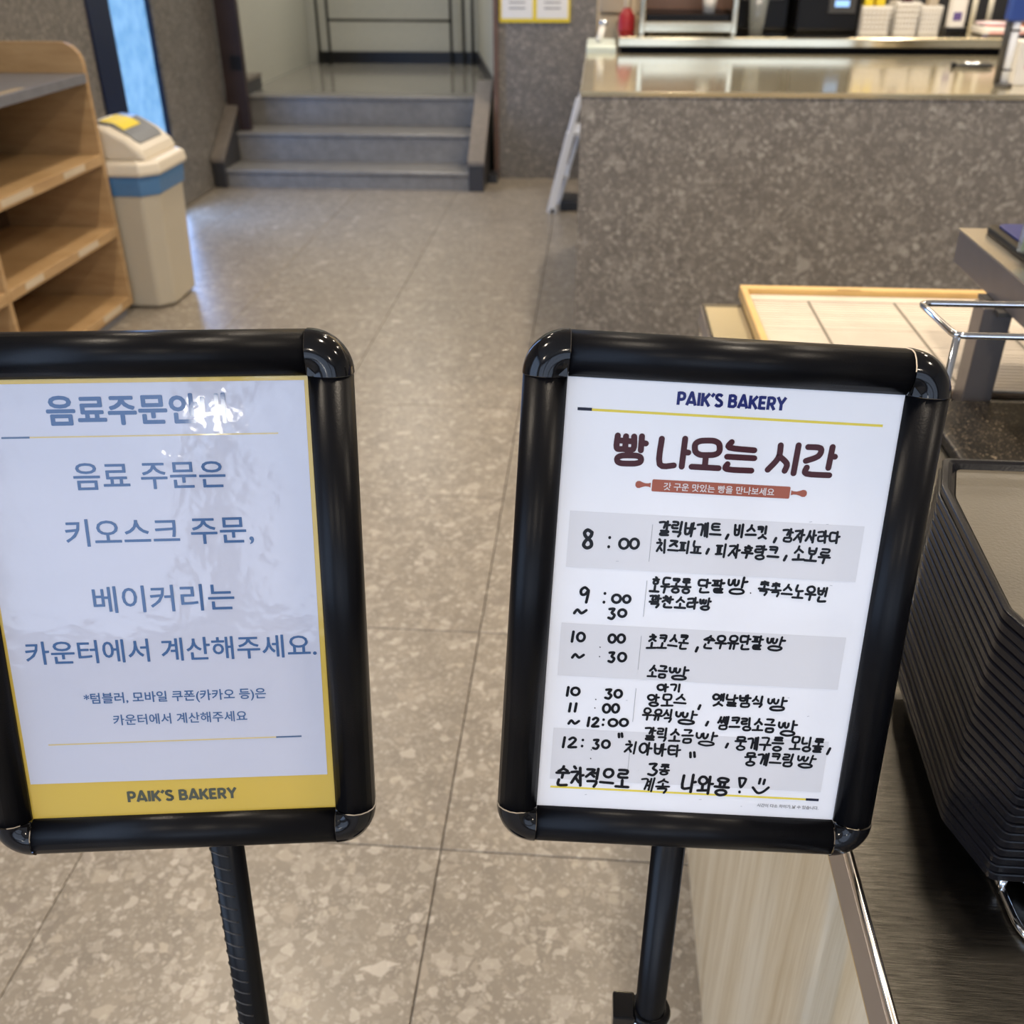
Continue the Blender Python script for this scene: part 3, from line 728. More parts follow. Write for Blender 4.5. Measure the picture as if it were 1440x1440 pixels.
def tray_mesh(cx, cy, top):
    def sc(o, z, fr=None):
        return [(x, y, z) for x, y in tray_outline(o)]
    rings = [sc(-.013, 0), sc(-.0115, .0012), sc(-.0035, .0088), sc(-.0014, .0093), sc(-.0004, .0098), sc(0, .0150), sc(-.0005, .0158), sc(-.0013, .0161),
             sc(-.0036, .0161), sc(-.0060, .0145), sc(-.0135, .0030), sc(-.015, .0022)]
    mb = MB(Matrix.Translation((-cx, -cy, 0))); mb.loft(rings, smooth=False, caps=(True, True))
    return mb
tcx, tcy = .438, .585
t0 = tray_mesh(tcx, tcy, False).build('serving_tray', 'tray_black')
for k in range(TN):
    o = t0 if k == 0 else t0.copy()
    if k: COL.objects.link(o)
    o.location = (tcx + random.uniform(-.0006, .0006), tcy + random.uniform(-.0006, .0006), TZ + k * TP)
    o.rotation_euler = (0, 0, math.radians(random.uniform(-.25, .25)))
    if k == 0: lab = 'black serving tray at the very bottom of the stack, on the wire rack'
    elif k == TN - 1: lab = 'topmost black serving tray of the stack, its brownish inside showing'
    elif k >= TN // 2: lab = '%s black serving tray from the top of the stack' % ORD[TN - 1 - k]
    else: lab = '%s black serving tray from the bottom of the stack' % ORD[k]
    tag(o, lab, 'tray', 'black serving trays in the stack')
    last = o
ins = [(x, y) for x, y in tray_outline(-.0095)]
MB().prism(ins, TZ + (TN - 1) * TP + .0095, TZ + (TN - 1) * TP + .0107, 2).build('liner', 'tray_top', last)
last.children[0].location = (0, 0, 0)

# wire rack under and behind the trays
wk = thing('wire_rack', (.4, .6, .7705), 'chrome wire rack carrying the stack of black trays', 'rack')
def rloop(pts, r, n=5):
    out = []; m_ = len(pts)
    for i in range(m_):
        p = Vector(pts[i]); a = Vector(pts[i - 1]); b = Vector(pts[(i + 1) % m_])
        p0 = p + (a - p).normalized() * r; p1 = p + (b - p).normalized() * r
        for k in range(n + 1):
            u = k / n; out.append(p0 * (1 - u) ** 2 + p * 2 * u * (1 - u) + p1 * u ** 2)
    out.append(out[0]); return out
MB().tube(rloop([(.300, .69, .784), (.302, .462, .784), (.60, .462, .784), (.60, .69, .784)], .022), .0035, 10, False).build('base_loop', 'chrome', wk)
MB().tube(rloop([(.2885, .69, .7745), (.292, .426, .7745), (.60, .426, .7745), (.60, .69, .7745)], .022), .0030, 10, False).build('foot_loop', 'chrome', wk)
for (x, y) in ((.2905, .47), (.290, .67), (.598, .47), (.598, .67)): MB().tube([(x, y, .7735), (x, y + .002, .785)], .003, 8).build('strut', 'chrome', wk)
for x in (.36, .46, .54): MB().tube([(x, .463, .7845), (x, .69, .7845)], .0022, 8).build('cross_wire', 'chrome', wk)
MB().tube(rloop([(.299, .897, 1.04), (.305, .813, 1.04), (.60, .815, 1.04), (.60, .90, 1.04)], .009), .0030, 10, False).build('top_loop', 'chrome', wk)
MB().tube([(.3075, .815, 1.038), (.3075, .813, .772)], .0032, 10).build('upright', 'chrome', wk)
MB().tube([(.59, .815, 1.038), (.59, .813, .788)], .0032, 10).build('upright', 'chrome', wk)

# ------------------------------------------------------------------ lettering engine
HAND= [('갈릭바게트', 61.7, 89.5, 100.7, 89.4, 10.4), (',', 103.4, 92.9, 105.2, 92.8, 2.6), ('비스킷', 107.7, 88.6, 129.1, 88.8, 9.2), (',', 132.9, 93.4, 134.5, 93.3, 2.6), ('감자사라다', 137.5, 89.8, 173.4, 89.6, 8.7), ('치즈피뇨', 61.6, 101.3, 89.9, 100.9, 9.3), (',', 92.6, 102.9, 94.3, 102.8, 2.9), ('피자후랑크', 98.0, 101.9, 137.8, 101.8, 9.7), (',', 140.6, 104.6, 142.4, 104.5, 2.9), ('소보루', 145.3, 100.7, 169.4, 102.2, 10.3), ('호두콩롱', 60.5, 126.4, 85.9, 126.2, 11.3), ('단팥', 89.7, 125.7, 107.0, 125.0, 10.2), ('빵', 108.0, 124.2, 120.7, 124.2, 11.9), ('.', 122.6, 128.6, 123.7, 128.5, 1.5), ('촉촉스노우번', 127.4, 124.6, 171.3, 127.3, 10.2), ('꽉찬소라빵', 60.7, 137.4, 99.8, 137.4, 8.7), ('초코스콘', 62.1, 164.8, 88.5, 163.7, 11.1), (',', 93.3, 168.4, 94.7, 168.3, 2.8), ('순우유단팥', 97.2, 163.1, 135.5, 161.3, 10.5), ('빵', 137.0, 161.6, 149.1, 161.5, 11.2), ('소금', 64.6, 184.9, 77.1, 185.0, 8.8), ('빵', 78.0, 185.2, 91.0, 185.4, 10.4), ('8', 15.9, 99.3, 23.7, 98.8, 11.6), (':', 32.1, 100.4, 33.6, 100.3, 7.0), ('0', 38.8, 101.0, 45.0, 100.7, 6.7), ('0', 45.4, 100.6, 51.1, 100.3, 6.7), ('9', 17.2, 135.8, 23.5, 135.4, 9.9), (':', 32.0, 136.9, 34.0, 136.8, 6.9), ('0', 37.5, 137.2, 43.3, 136.9, 5.7), ('0', 44.4, 137.1, 49.2, 136.8, 5.1), ('~', 14.6, 147.2, 22.6, 146.8, 3.9), ('3', 36.1, 147.2, 41.0, 147.0, 7.0), ('0', 42.2, 146.6, 47.5, 146.3, 5.2), ('1', 14.1, 164.1, 16.3, 164.0, 6.8), ('0', 17.7, 164.2, 22.9, 163.9, 6.2), ('0', 37.6, 164.1, 42.4, 163.9, 5.9), ('0', 43.2, 163.8, 48.2, 163.5, 5.9), ('.', 32.4, 170.3, 33.4, 170.3, 0.9), ('.', 32.6, 176.8, 33.6, 176.8, 1.2), ('~', 15.6, 177.5, 23.3, 177.1, 3.7), ('3', 38.7, 176.8, 43.3, 176.5, 6.9), ('0', 44.7, 176.5, 50.1, 176.2, 6.2), ('아기', 71.3, 196.4, 87.8, 195.4, 6.0), ('앙모스', 65.9, 205.5, 91.8, 204.0, 9.4), (',', 99.4, 208.6, 100.8, 208.6, 2.7), ('옛날밤식', 107.5, 202.6, 141.6, 202.4, 9.1), ('빵', 143.2, 203.3, 156.2, 203.5, 10.4), ('우유식', 63.8, 215.2, 84.0, 215.8, 9.5), ('빵', 85.1, 216.2, 99.8, 216.5, 10.5), (',', 105.5, 220.1, 107.2, 220.0, 2.7), ('쌤크링소금', 113.0, 218.8, 150.8, 219.2, 10.2), ('빵', 152.4, 220.0, 165.2, 220.6, 11.6), ('갈릭소금', 66.3, 229.2, 98.6, 229.9, 10.6), ('빵', 99.9, 230.7, 114.5, 231.1, 11.3), (',', 120.2, 235.2, 121.9, 235.1, 2.8), ('뭉게구릉', 125.8, 233.2, 157.9, 232.0, 11.0), ('모닝롤', 161.6, 230.6, 184.1, 231.9, 11.4), (',', 186.6, 235.6, 188.9, 235.4, 4.2), ('치아바타', 54.4, 240.2, 92.1, 241.0, 10.0), ('"', 49.4, 231.9, 53.1, 231.7, 3.1), ('"', 97.0, 243.5, 101.9, 243.2, 4.2), ('뭉게크림', 133.4, 244.3, 166.5, 243.3, 10.5), ('빵', 167.8, 243.6, 180.5, 243.9, 10.8), ('3종', 71.3, 255.4, 85.9, 254.9, 8.8), ('계속', 67.0, 266.5, 87.3, 267.5, 11.7), ('순차적으로', 10.8, 263.6, 60.4, 263.4, 16.2), ('나와용', 93.9, 264.1, 126.8, 265.8, 15.2), ('1', 13.8, 202.3, 15.8, 202.2, 6.0), ('0', 16.8, 202.1, 22.5, 201.8, 5.7), ('3', 38.7, 202.6, 43.7, 202.3, 6.7), ('0', 44.6, 202.2, 49.7, 201.9, 5.7), ('.', 32.6, 206.9, 33.7, 206.8, 1.2), ('.', 32.5, 213.0, 33.6, 212.9, 1.2), ('1', 15.9, 213.6, 18.2, 213.4, 5.7), ('1', 19.5, 213.4, 21.9, 213.2, 5.7), ('0', 38.1, 213.0, 43.1, 212.7, 6.4), ('0', 44.0, 212.6, 48.7, 212.4, 6.4), ('~', 16.7, 224.2, 23.8, 223.8, 3.7), ('1', 28.7, 223.2, 30.9, 223.0, 6.1), ('2', 31.9, 223.3, 36.7, 223.0, 6.4), (':', 38.6, 222.9, 40.1, 222.8, 4.4), ('0', 42.5, 223.0, 48.6, 222.7, 5.4), ('0', 49.8, 222.5, 55.4, 222.1, 5.4), ('1', 13.6, 238.9, 16.3, 238.7, 7.2), ('2', 17.6, 238.8, 23.5, 238.5, 7.2), (':', 26.1, 238.7, 28.1, 238.6, 5.2), ('3', 33.8, 239.1, 38.4, 238.8, 6.9), ('0', 39.6, 238.8, 45.0, 238.5, 5.9), ('.', 32.7, 243.3, 33.7, 243.3, 1.2), ('.', 32.7, 249.7, 33.8, 249.7, 1.4), ('!', 131.3, 264.3, 137.0, 263.9, 11.0), (')', 141.4, 263.7, 152.1, 264.3, 10.3)]
TITLE= [[(32.3, 33.8), (32.3, 41.3), (36.0, 41.8), (42.1, 41.6), (42.0, 33.9)], [(37.2, 34.0), (37.3, 41.3)], [(32.3, 36.7), (42.1, 36.9)], [(46.6, 33.5), (46.7, 42.0)], [(47.0, 37.5), (49.3, 37.7)], [(47.4, 47.6), (47.2, 48.7), (46.6, 49.4), (45.4, 49.9), (43.6, 50.3), (40.5, 50.5), (37.4, 50.6), (35.6, 50.5), (34.3, 50.1), (33.5, 49.5), (33.1, 48.4), (33.3, 47.3), (34.0, 46.6), (35.1, 46.1), (36.9, 45.7), (40.0, 45.5), (43.2, 45.4), (45.0, 45.5), (46.2, 45.9), (47.0, 46.5), (47.4, 47.6)], [(58.5, 34.3), (58.7, 49.8), (67.2, 50.1)], [(72.3, 33.5), (72.0, 50.6)], [(72.2, 41.6), (75.0, 41.8)], [(93.4, 37.9), (93.4, 39.8), (92.7, 41.0), (91.6, 41.8), (89.8, 42.4), (86.5, 42.7), (83.2, 42.8), (81.3, 42.4), (80.0, 41.7), (79.1, 40.7), (78.6, 38.7), (78.6, 36.8), (79.3, 35.6), (80.4, 34.8), (82.2, 34.2), (85.5, 33.9), (88.7, 33.8), (90.6, 34.2), (92.0, 34.9), (92.9, 36.0), (93.4, 37.9)], [(85.7, 43.9), (85.8, 49.5)], [(77.9, 50.3), (94.1, 50.3)], [(100.0, 34.0), (99.2, 37.4), (114.0, 38.2)], [(98.4, 43.0), (114.6, 43.0)], [(99.1, 47.5), (99.1, 50.6), (113.8, 50.7)], [(129.3, 34.3), (128.9, 42.0), (123.5, 49.6)], [(129.3, 40.9), (134.4, 45.2), (133.7, 49.7)], [(139.9, 33.7), (139.2, 50.9)], [(145.7, 34.4), (153.2, 34.8), (152.5, 39.6), (145.5, 42.9)], [(160.2, 33.6), (159.5, 46.4)], [(160.4, 39.2), (162.4, 39.4)], [(146.6, 46.9), (146.9, 50.7), (160.7, 50.9)]]

JAMO = {
 'ㄱ': [[(.0, .1), (.9, .1), (.72, 1)]], 'ㄴ': [[(.1, 0), (.1, .9), (1, .88)]], 'ㄷ': [[(.95, .05), (.1, .08), (.1, .92), (1, .92)]],
 'ㄹ': [[(.05, .05), (.92, .05), (.85, .48), (.1, .52), (.08, .95), (1, .93)]], 'ㅁ': [[(.1, .1), (.95, .1), (.9, .95), (.08, .9), (.1, .1)]],
 'ㅂ': [[(.05, 0), (.15, .85), (.5, 1), (.85, .85), (.95, 0)], [(.1, .45), (.9, .45)]], 'ㅅ': [[(.55, 0), (.42, .5), (.0, 1)], [(.48, .4), (.7, .6), (1, .95)]],
 'ㅇ': 'O', 'ㅈ': [[(.05, .08), (.95, .08), (.5, .55), (.0, 1)], [(.5, .5), (.75, .72), (1, .95)]],
 'ㅊ': [[(.42, -.15), (.6, -.02)], [(.05, .22), (.95, .22), (.5, .6), (.0, 1)], [(.5, .58), (.75, .78), (1, .97)]],
 'ㅋ': [[(.0, .08), (.92, .08), (.75, 1)], [(.05, .5), (.8, .5)]], 'ㅌ': [[(.95, .05), (.1, .08), (.1, .92), (1, .92)], [(.1, .5), (.85, .48)]],
 'ㅍ': [[(.0, .08), (1, .08)], [(.3, .1), (.33, .85)], [(.7, .1), (.67, .85)], [(.0, .9), (1, .88)]],
 'ㅎ': [[(.4, -.12), (.6, -.02)], [(.05, .2), (.95, .2)], 'o']}
def ell(cx, cy, rx, ry, n=12, a0=-80):
    return [(cx + rx * math.cos(math.radians(a0 - 360 * i / n)), cy + ry * math.sin(math.radians(a0 - 360 * i / n))) for i in range(n + 1)]
CHO = 'ㄱㄲㄴㄷㄸㄹㅁㅂㅃㅅㅆㅇㅈㅉㅊㅋㅌㅍㅎ'; JUNG = 'ㅏㅐㅑㅒㅓㅔㅕㅖㅗㅘㅙㅚㅛㅜㅝㅞㅟㅠㅡㅢㅣ'
JONG = ['', 'ㄱ', 'ㄲ', 'ㄳ', 'ㄴ', 'ㄵ', 'ㄶ', 'ㄷ', 'ㄹ', 'ㄺ', 'ㄻ', 'ㄼ', 'ㄽ', 'ㄾ', 'ㄿ', 'ㅀ', 'ㅁ', 'ㅂ', 'ㅄ', 'ㅅ', 'ㅆ', 'ㅇ', 'ㅈ', 'ㅊ', 'ㅋ', 'ㅌ', 'ㅍ', 'ㅎ']
DBL = {'ㄲ': 'ㄱ', 'ㄸ': 'ㄷ', 'ㅃ': 'ㅂ', 'ㅆ': 'ㅅ', 'ㅉ': 'ㅈ'}
def jam(c, x0, y0, x1, y1):
    if c == 'ㅃ':
        x1 = x0 + (x1 - x0) * .84; m = (x0 + x1) / 2; y0 += .10
        U = [(.0, 0), (.08, .7), (.45, 1), (.84, .72), (.92, .1)]
        return [[(a + (b - a) * u, y0 + (y1 - y0) * v) for u, v in U] for a, b in ((x0, m - .01), (m + .05, x1 + .03))]
    if c in DBL:
        m = (x0 + x1) / 2; g = (x1 - x0) * .04
        return jam(DBL[c], x0, y0, m - g, y1) + jam(DBL[c], m + g, y0, x1, y1)
    S = JAMO[c]; out = []
    if S == 'O': return [[(x0 + (x1 - x0) * u, y0 + (y1 - y0) * v) for u, v in ell(.5, .5, .5, .48)]]
    for s in S:
        if s == 'o': s = ell(.5, .68, .36, .3)
        out.append([(x0 + (x1 - x0) * u, y0 + (y1 - y0) * v) for u, v in s])
    return out
VV = {'ㅏ': [[(.72, 0), (.70, 1)], [(.71, .45), (.97, .42)]], 'ㅐ': [[(.66, .05), (.65, .95)], [(.66, .48), (.86, .46)], [(.88, 0), (.87, 1)]],
 'ㅑ': [[(.72, 0), (.70, 1)], [(.71, .33), (.97, .31)], [(.71, .6), (.97, .58)]], 'ㅓ': [[(.85, 0), (.83, 1)], [(.60, .42), (.84, .42)]],
 'ㅔ': [[(.72, .05), (.70, .92)], [(.53, .42), (.71, .42)], [(.93, 0), (.91, 1)]], 'ㅕ': [[(.85, 0), (.83, 1)], [(.62, .28), (.84, .28)], [(.62, .55), (.84, .55)]],
 'ㅖ': [[(.72, .05), (.70, .92)], [(.53, .28), (.71, .28)], [(.53, .58), (.71, .58)], [(.93, 0), (.91, 1)]], 'ㅣ': [[(.80, 0), (.78, 1)]]}
VH = {'ㅗ': [[(.5, .1), (.5, .85)], [(0, .93), (1, .9)]], 'ㅛ': [[(.33, .0), (.35, .75)], [(.66, 0), (.65, .75)], [(0, .8), (1, .78)]],
 'ㅜ': [[(0, .12), (1, .1)], [(.52, .12), (.48, 1)]], 'ㅠ': [[(0, .12), (1, .1)], [(.33, .12), (.28, 1)], [(.66, .12), (.66, 1)]], 'ㅡ': [[(0, .5), (1, .5)]]}
def syl(ch):
    k = ord(ch) - 0xAC00
    c, v, t = CHO[k // 588], JUNG[(k % 588) // 28], JONG[k % 28]
    out = []
    H = .60 if t else 1.0
    if v in VV:
        cx1 = .60 if v != 'ㅔ' and v != 'ㅖ' else .52
        if v == 'ㅣ': cx1 = .52
        if c in DBL: cx1 = .62
        out += jam(c, .0, H * .06, cx1, H * (.82 if t else .86))
        for s in VV[v]: out.append([((x if c not in DBL else .68 + (x - .6) * .85), y * H) for x, y in s])
    elif v in VH:
        if t: a, b, d = .25, .30, .59
        else: a, b, d = .46, .54, 1.0
        out += jam(c, .14, .0 + (.05 if c in 'ㅊㅎ' else 0), .86, a)
        for s in VH[v]: out.append([(x, b + (d - b) * y) for x, y in s])
    else:  # ㅘ and its kin
        a = .34 if t else .48
        out += jam(c, .0, .02, .58, a)
        d = .56 if t else .85
        out.append([(.30, a + .03), (.30, d - .02)]); out.append([(.0, d), (.62, d - .02)])
        out += [[(x + .05, y * H) for x, y in s] for s in VV['ㅏ']]
    if t: out += jam(t, .16, .70, .90, 1.02)
    return out
DIG = {'8': [[(.75, .12), (.4, .0), (.15, .18), (.35, .42), (.75, .62), (.8, .88), (.45, 1.0), (.15, .85), (.3, .6), (.7, .35), (.78, .12)]],
 '0': [ell(.5, .5, .48, .46)], '9': [[(.9, .2), (.5, 0), (.1, .2), (.2, .48), (.6, .45), (.9, .18), (.85, .6), (.75, 1)]],
 '3': [[(.1, .08), (.75, .05), (.45, .42), (.85, .65), (.55, 1), (.05, .92)]], '1': [[(.6, 0), (.35, 1)]],
 '2': [[(.1, .2), (.5, .0), (.85, .2), (.5, .6), (.05, .98), (.95, .95)]], '~': [[(.0, .8), (.25, .15), (.6, .75), (1, .2)]],
 ':': [[(.5, .06), (.5, .1)], [(.4, .9), (.4, .95)]], ',': [[(.8, .0), (.2, 1)]], '.': [[(.4, .4), (.6, .6)]],
 '"': [[(.15, .1), (.25, .9)], [(.7, .0), (.85, .8)]], '!': [[(.1, .0), (.95, .05), (.45, .62), (.1, .0)], [(.35, .92), (.38, .97)]],
 ')': [[(.42, -.05), (.38, .3)], [(.72, .0), (.68, .32)], [(.0, .6), (.35, .98), (.7, .9), (1.05, .55)]]}
def smooth_line(p, n=3):
    if len(p) < 3: return p
    out = []
    for i in range(len(p) - 1):
        a = p[max(i - 1, 0)]; b = p[i]; c = p[i + 1]; d = p[min(i + 2, len(p) - 1)]
        for k in range(n):
            t = k / n; t2 = t * t; t3 = t2 * t
            out.append(tuple(.5 * (2 * b[q] + (c[q] - a[q]) * t + (2 * a[q] - 5 * b[q] + 4 * c[q] - d[q]) * t2 + (3 * b[q] - a[q] - 3 * c[q] + d[q]) * t3) for q in (0, 1)))
    out.append(p[-1]); return out
def ribbon(mb, pts, w, z0, cap=True, seg=8):
    """flat stroke of width w along pts (sheet plane), round ends and joints"""
    for a, b in zip(pts[:-1], pts[1:]):
        mb.k = (getattr(mb, 'k', 0) + 1) % 11; z = z0 + mb.k * 4e-6
        dx, dy = b[0] - a[0], b[1] - a[1]; L = math.hypot(dx, dy)
        if L < 1e-9: continue
        nx, ny = -dy / L * w / 2, dx / L * w / 2
        mb.add([(a[0] + nx, a[1] + ny, z), (b[0] + nx, b[1] + ny, z), (b[0] - nx, b[1] - ny, z), (a[0] - nx, a[1] - ny, z)], [(0, 1, 2, 3)])
    q = pts if cap else pts[1:-1]
    for p in q:
        mb.k = (getattr(mb, 'k', 0) + 1) % 11; z = z0 + mb.k * 4e-6
        mb.add([(p[0] + w / 2 * math.cos(2 * PI * k / seg), p[1] + w / 2 * math.sin(2 * PI * k / seg), z) for k in range(seg)], [tuple(range(seg))])
LAT = {
 'P': (.62, [[(.09, 0), (.09, 1)], [(.09, .09), (.36, .09), (.50, .16), (.54, .33), (.50, .50), (.36, .58), (.09, .58)]]),
 'A': (.78, [[(.06, 1), (.37, .03), (.41, .03), (.72, 1)], [(.18, .76), (.60, .76)]]),
 'I': (.24, [[(.12, 0), (.12, 1)]]), 'K': (.68, [[(.09, 0), (.09, 1)], [(.12, .62), (.60, .02)], [(.26, .46), (.62, 1)]]),
 '´': (.22, [[(.02, .26), (.20, .0)]]), 'S': (.62, [[(.54, .18), (.40, .08), (.22, .08), (.11, .18), (.12, .34), (.25, .45), (.42, .53), (.53, .65), (.53, .80), (.40, .92), (.20, .92), (.06, .82)]]),
 'B': (.66, [[(.09, 0), (.09, 1)], [(.09, .09), (.38, .09), (.50, .18), (.50, .36), (.38, .47), (.09, .47)], [(.09, .91), (.42, .91), (.55, .80), (.55, .60), (.42, .48), (.09, .48)]]),
 'E': (.58, [[(.09, 0), (.09, 1)], [(.09, .09), (.53, .09)], [(.09, .5), (.48, .5)], [(.09, .91), (.54, .91)]]),
 'R': (.66, [[(.09, 0), (.09, 1)], [(.09, .09), (.38, .09), (.51, .17), (.54, .32), (.50, .48), (.38, .56), (.09, .56)], [(.32, .56), (.58, 1)]]),
 'Y': (.70, [[(.05, 0), (.35, .52), (.65, 0)], [(.35, .48), (.35, 1)]]), ' ': (.30, [])}
def logo(mb, text, x0, x1, yc, z, h):
    gap = .06
    tot = sum(LAT[c][0] + gap for c in text) - gap
    sx = (x1 - x0) / tot; x = x0
    for c in text:
        w, S = LAT[c]
        for s in S:
            pts = [(x + u * sx, yc + h * (.5 - v)) for u, v in s]
            ribbon(mb, pts, h * .235, z, cap=False, seg=10)
        x += (w + gap) * sx
def font_mesh(text, x0, x1, yc, z, M, name, mat, parent, bold=0.0):
    """printed text as one flat mesh; bold (metres) thickens the strokes by small shifted copies"""
    cu = bpy.data.curves.new(name, 'FONT'); cu.body = text; cu.resolution_u = 3
    o = bpy.data.objects.new(name, cu); COL.objects.link(o)
    dg = bpy.context.evaluated_depsgraph_get()
    me = bpy.data.meshes.new_from_object(o.evaluated_get(dg))
    xs = [v.co.x for v in me.vertices]; ys = [v.co.y for v in me.vertices]
    sc = (x1 - x0) / (max(xs) - min(xs)); my = (max(ys) + min(ys)) / 2; mx = min(xs)
    base = [(x0 + (v.co.x - mx) * sc, yc + (v.co.y - my) * sc) for v in me.vertices]
    fs = [tuple(p.vertices) for p in me.polygons]
    bpy.data.objects.remove(o); bpy.data.meshes.remove(me)
    mb = MB(M)
    shifts = [(0, 0)] + ([(bold * math.cos(PI * k / 4), bold * math.sin(PI * k / 4)) for k in range(8)] if bold else [])
    for i, (dx, dy) in enumerate(shifts):
        mb.add([(x + dx, y + dy, z + i * 6e-6) for x, y in base], fs)
    return mb.build(name, mat, parent)

# ------------------------------------------------------------------ poster stands
def stand(label, TL, xa, dn, W, Hh, pole_x, pole_y, pole_top, lean, base_r, notched):
    """TL: world position of the top left corner of the visible sheet; xa, dn: its unit axes"""
    xa = Vector(xa).normalized(); dn = Vector(dn); dn = (dn - xa * dn.dot(xa)).normalized()
    nz = xa.cross(-dn).normalized()
    TL = Vector(TL)
    # local frame: origin at the sheet's top left, x right, y up, z towards the viewer
    M = Matrix(((xa.x, -dn.x, nz.x, TL.x), (xa.y, -dn.y, nz.y, TL.y), (xa.z, -dn.z, nz.z, TL.z), (0, 0, 0, 1)))
    fx, fy = pole_x + lean[0], pole_y + lean[1]
    root = thing('sign_stand', (fx, fy, 0), label, 'sign')
    prof = [(0, -.009), (0, .0022), (.0018, .0045), (.0045, .0072), (.0085, .0096), (.0130, .0105), (.0175, .0096), (.0215, .0072), (.0245, .0038), (.0258, -.001), (.0258, -.009)]
    g = .0004
    def rail(p, d, out, L):
        p = Vector(p); d = Vector(d); out = Vector(out)
        rg = []
        for t in (g, L - g):
            rg.append([p + d * t + out * s + Vector((0, 0, h)) for s, h in prof])
        mb = MB(M); n = len(prof)
        mb.loft([[tuple(q) for q in r] for r in rg], smooth=True, caps=(False, False), close=False)
        for r in rg: mb.add([tuple(q) for q in r], [tuple(range(n))])
        return mb.build('frame_rail', 'frame_black', root)
    rail((0, 0, 0), (1, 0, 0), (0, 1, 0), W); rail((0, -Hh, 0), (1, 0, 0), (0, -1, 0), W)
    rail((0, -Hh, 0), (0, 1, 0), (-1, 0, 0), Hh); rail((W, -Hh, 0), (0, 1, 0), (1, 0, 0), Hh)
    for (cx, cy, a0) in ((0, 0, 90), (W, 0, 0), (W, -Hh, 270), (0, -Hh, 180)):
        mb = MB(M); n = 12; rg = []
        for i in range(n + 1):
            t = math.radians(a0 + 90 * i / n)
            rg.append([(cx + (s * 1.02) * math.cos(t), cy + (s * 1.02) * math.sin(t), h * 1.04 + .0003) for s, h in prof])
        mb.loft(rg, smooth=True, caps=(False, False), close=False)
        cap = mb.build('corner_cap', 'cap_black', root)
        # small moulded web on the inner corner
        sx = -1 if cx > 0 else 1; sy = 1 if cy < 0 else -1
        w = MB(M)
        w.prism([(cx - sx * .0006, cy - sy * .0006), (cx - sx * .006, cy - sy * .001), (cx - sx * .001, cy - sy * .006)], .003, .0085, 2)
        w.build('moulded_web', 'cap_black', cap)
    MB(M).box(-.012, W + .012, -Hh - .012, .012, -.012, -.0088).build('back_plate', 'frame_black', root)
    sheet = MB(M).box(-.003, W + .003, -Hh - .003, .003, -.0014, 0)
    # pole, bracket, base
    top = Vector((pole_x, pole_y, pole_top)); foot = Vector((fx, fy, .02))
    MB().tube([foot, top], .0118, 28).build('pole', 'pole_black', root)
    c = M @ Vector((W / 2, -Hh + .02, -.012))
    d_ = (top - foot).normalized()
    MB().box(top.x - .018, top.x + .018, c.y - .0, top.y + .016, top.z - .05, top.z - .005).build('bracket', 'pole_black', root, bevel=.003)
    MB().lathe([(0, 0), (base_r, 0), (base_r, .006), (base_r - .006, .012), (.03, .016), (.026, .03), (0, .03)], (fx, fy, 0), 48).build('base_plate', 'cap_black', root)
    return root, M, sheet, d_, foot, top

# --- right stand: bread timetable
lab = 'black-framed stand at the right with the handwritten bread timetable sheet'
RW, RH = .198, .2866
root, M, sheet, d_, foot, top = stand(lab, (-.01125, .53726, 1.1083), (.99630626, .06466923, -.0564953), (-.04591728, -.23984464, -.96972478), RW, RH, .0705, .492, .838, (-.002, .0, 0), .118, False)
po = sheet.build('poster', 'paper', root)
mm_ = .001
def q(mmx, mmy): return (mmx * mm_, -mmy * mm_)
def pbox(x0, y0, x1, y1, z, name, mat, parent=None):
    return MB(M).box(x0 * mm_, x1 * mm_, -y1 * mm_, -y0 * mm_, z - .00004, z).build(name, mat, parent or po)
for (y0, y1) in ((81.6, 117.8), (155.0, 191.3), (228.6, 266.2)): pbox(7.5, y0, 187, y1, .00012, 'grey_band', 'paper_grey')
for (y0, y1) in ((87.5, 111.5), (124, 148.1), (161.1, 184.5), (197.6, 221.6), (234.3, 256.5)): pbox(58.1, y0, 58.4, y1, .0002, 'column_line', 'line_grey')
pbox(15.8, 18.5, 187.8, 20.0, .00016, 'rule', 'rule_yellow'); pbox(7.3, 18.2, 15.8, 20.0, .0002, 'rule_end', 'rule_navy')
pbox(8.3, 271.4, 178, 272.8, .00016, 'rule', 'rule_yellow'); pbox(178, 271.2, 186.6, 273.0, .0002, 'rule_end', 'rule_navy')
mb = MB(M); logo(mb, 'PAIK´S BAKERY', .0652, .1290, -.0096, .00022, .0078); mb.build('bakery_name', 'ink_navy', po)
mb = MB(M)
for s in TITLE:
    pts = [q(*p) for p in s]
    ribbon(mb, smooth_line(pts, 4) if len(pts) > 2 else pts, .0036, .00022, seg=14)
mb.build('printed_title', 'ink_maroon', po)
mb = MB(M)
mb.prism([(x * .001, -y * .001) for x, y in rr_poly(55.4, 138.7, 59.3, 66.8, .8, 3)], .00018, .00022, 2)
for (xa_, xb_, k) in ((54.6, 45.4, -1), (139.4, 149.0, 1)):
    L = abs(xb_ - xa_)
    up = [(xa_ + k * L * u, 63.0 - w) for u, w in ((0, 1.5), (.15, 1.0), (.35, .95), (.55, 1.5), (.72, 2.2), (.88, 2.1), (.98, 1.1), (1.0, 0))]
    dnp = [(x, 126.0 - y) for x, y in reversed(up[:-1])]
    mb.prism([(x * .001, -y * .001) for x, y in up + dnp], .00018, .00022, 2)
mb.build('rolling_pin', 'ink_pin', po)
font_mesh('갓 구운 맛있는 빵을 만나보세요', .0625, .1292, -.0632, .0003, M, 'pin_lettering', 'ink_white', po, .00008)
font_mesh('시간이 다소 차이가 날 수 있습니다.', .1463, .1872, -.2782, .0002, M, 'small_print', 'ink_grey', po, .00005)
rnd = random.Random(3)
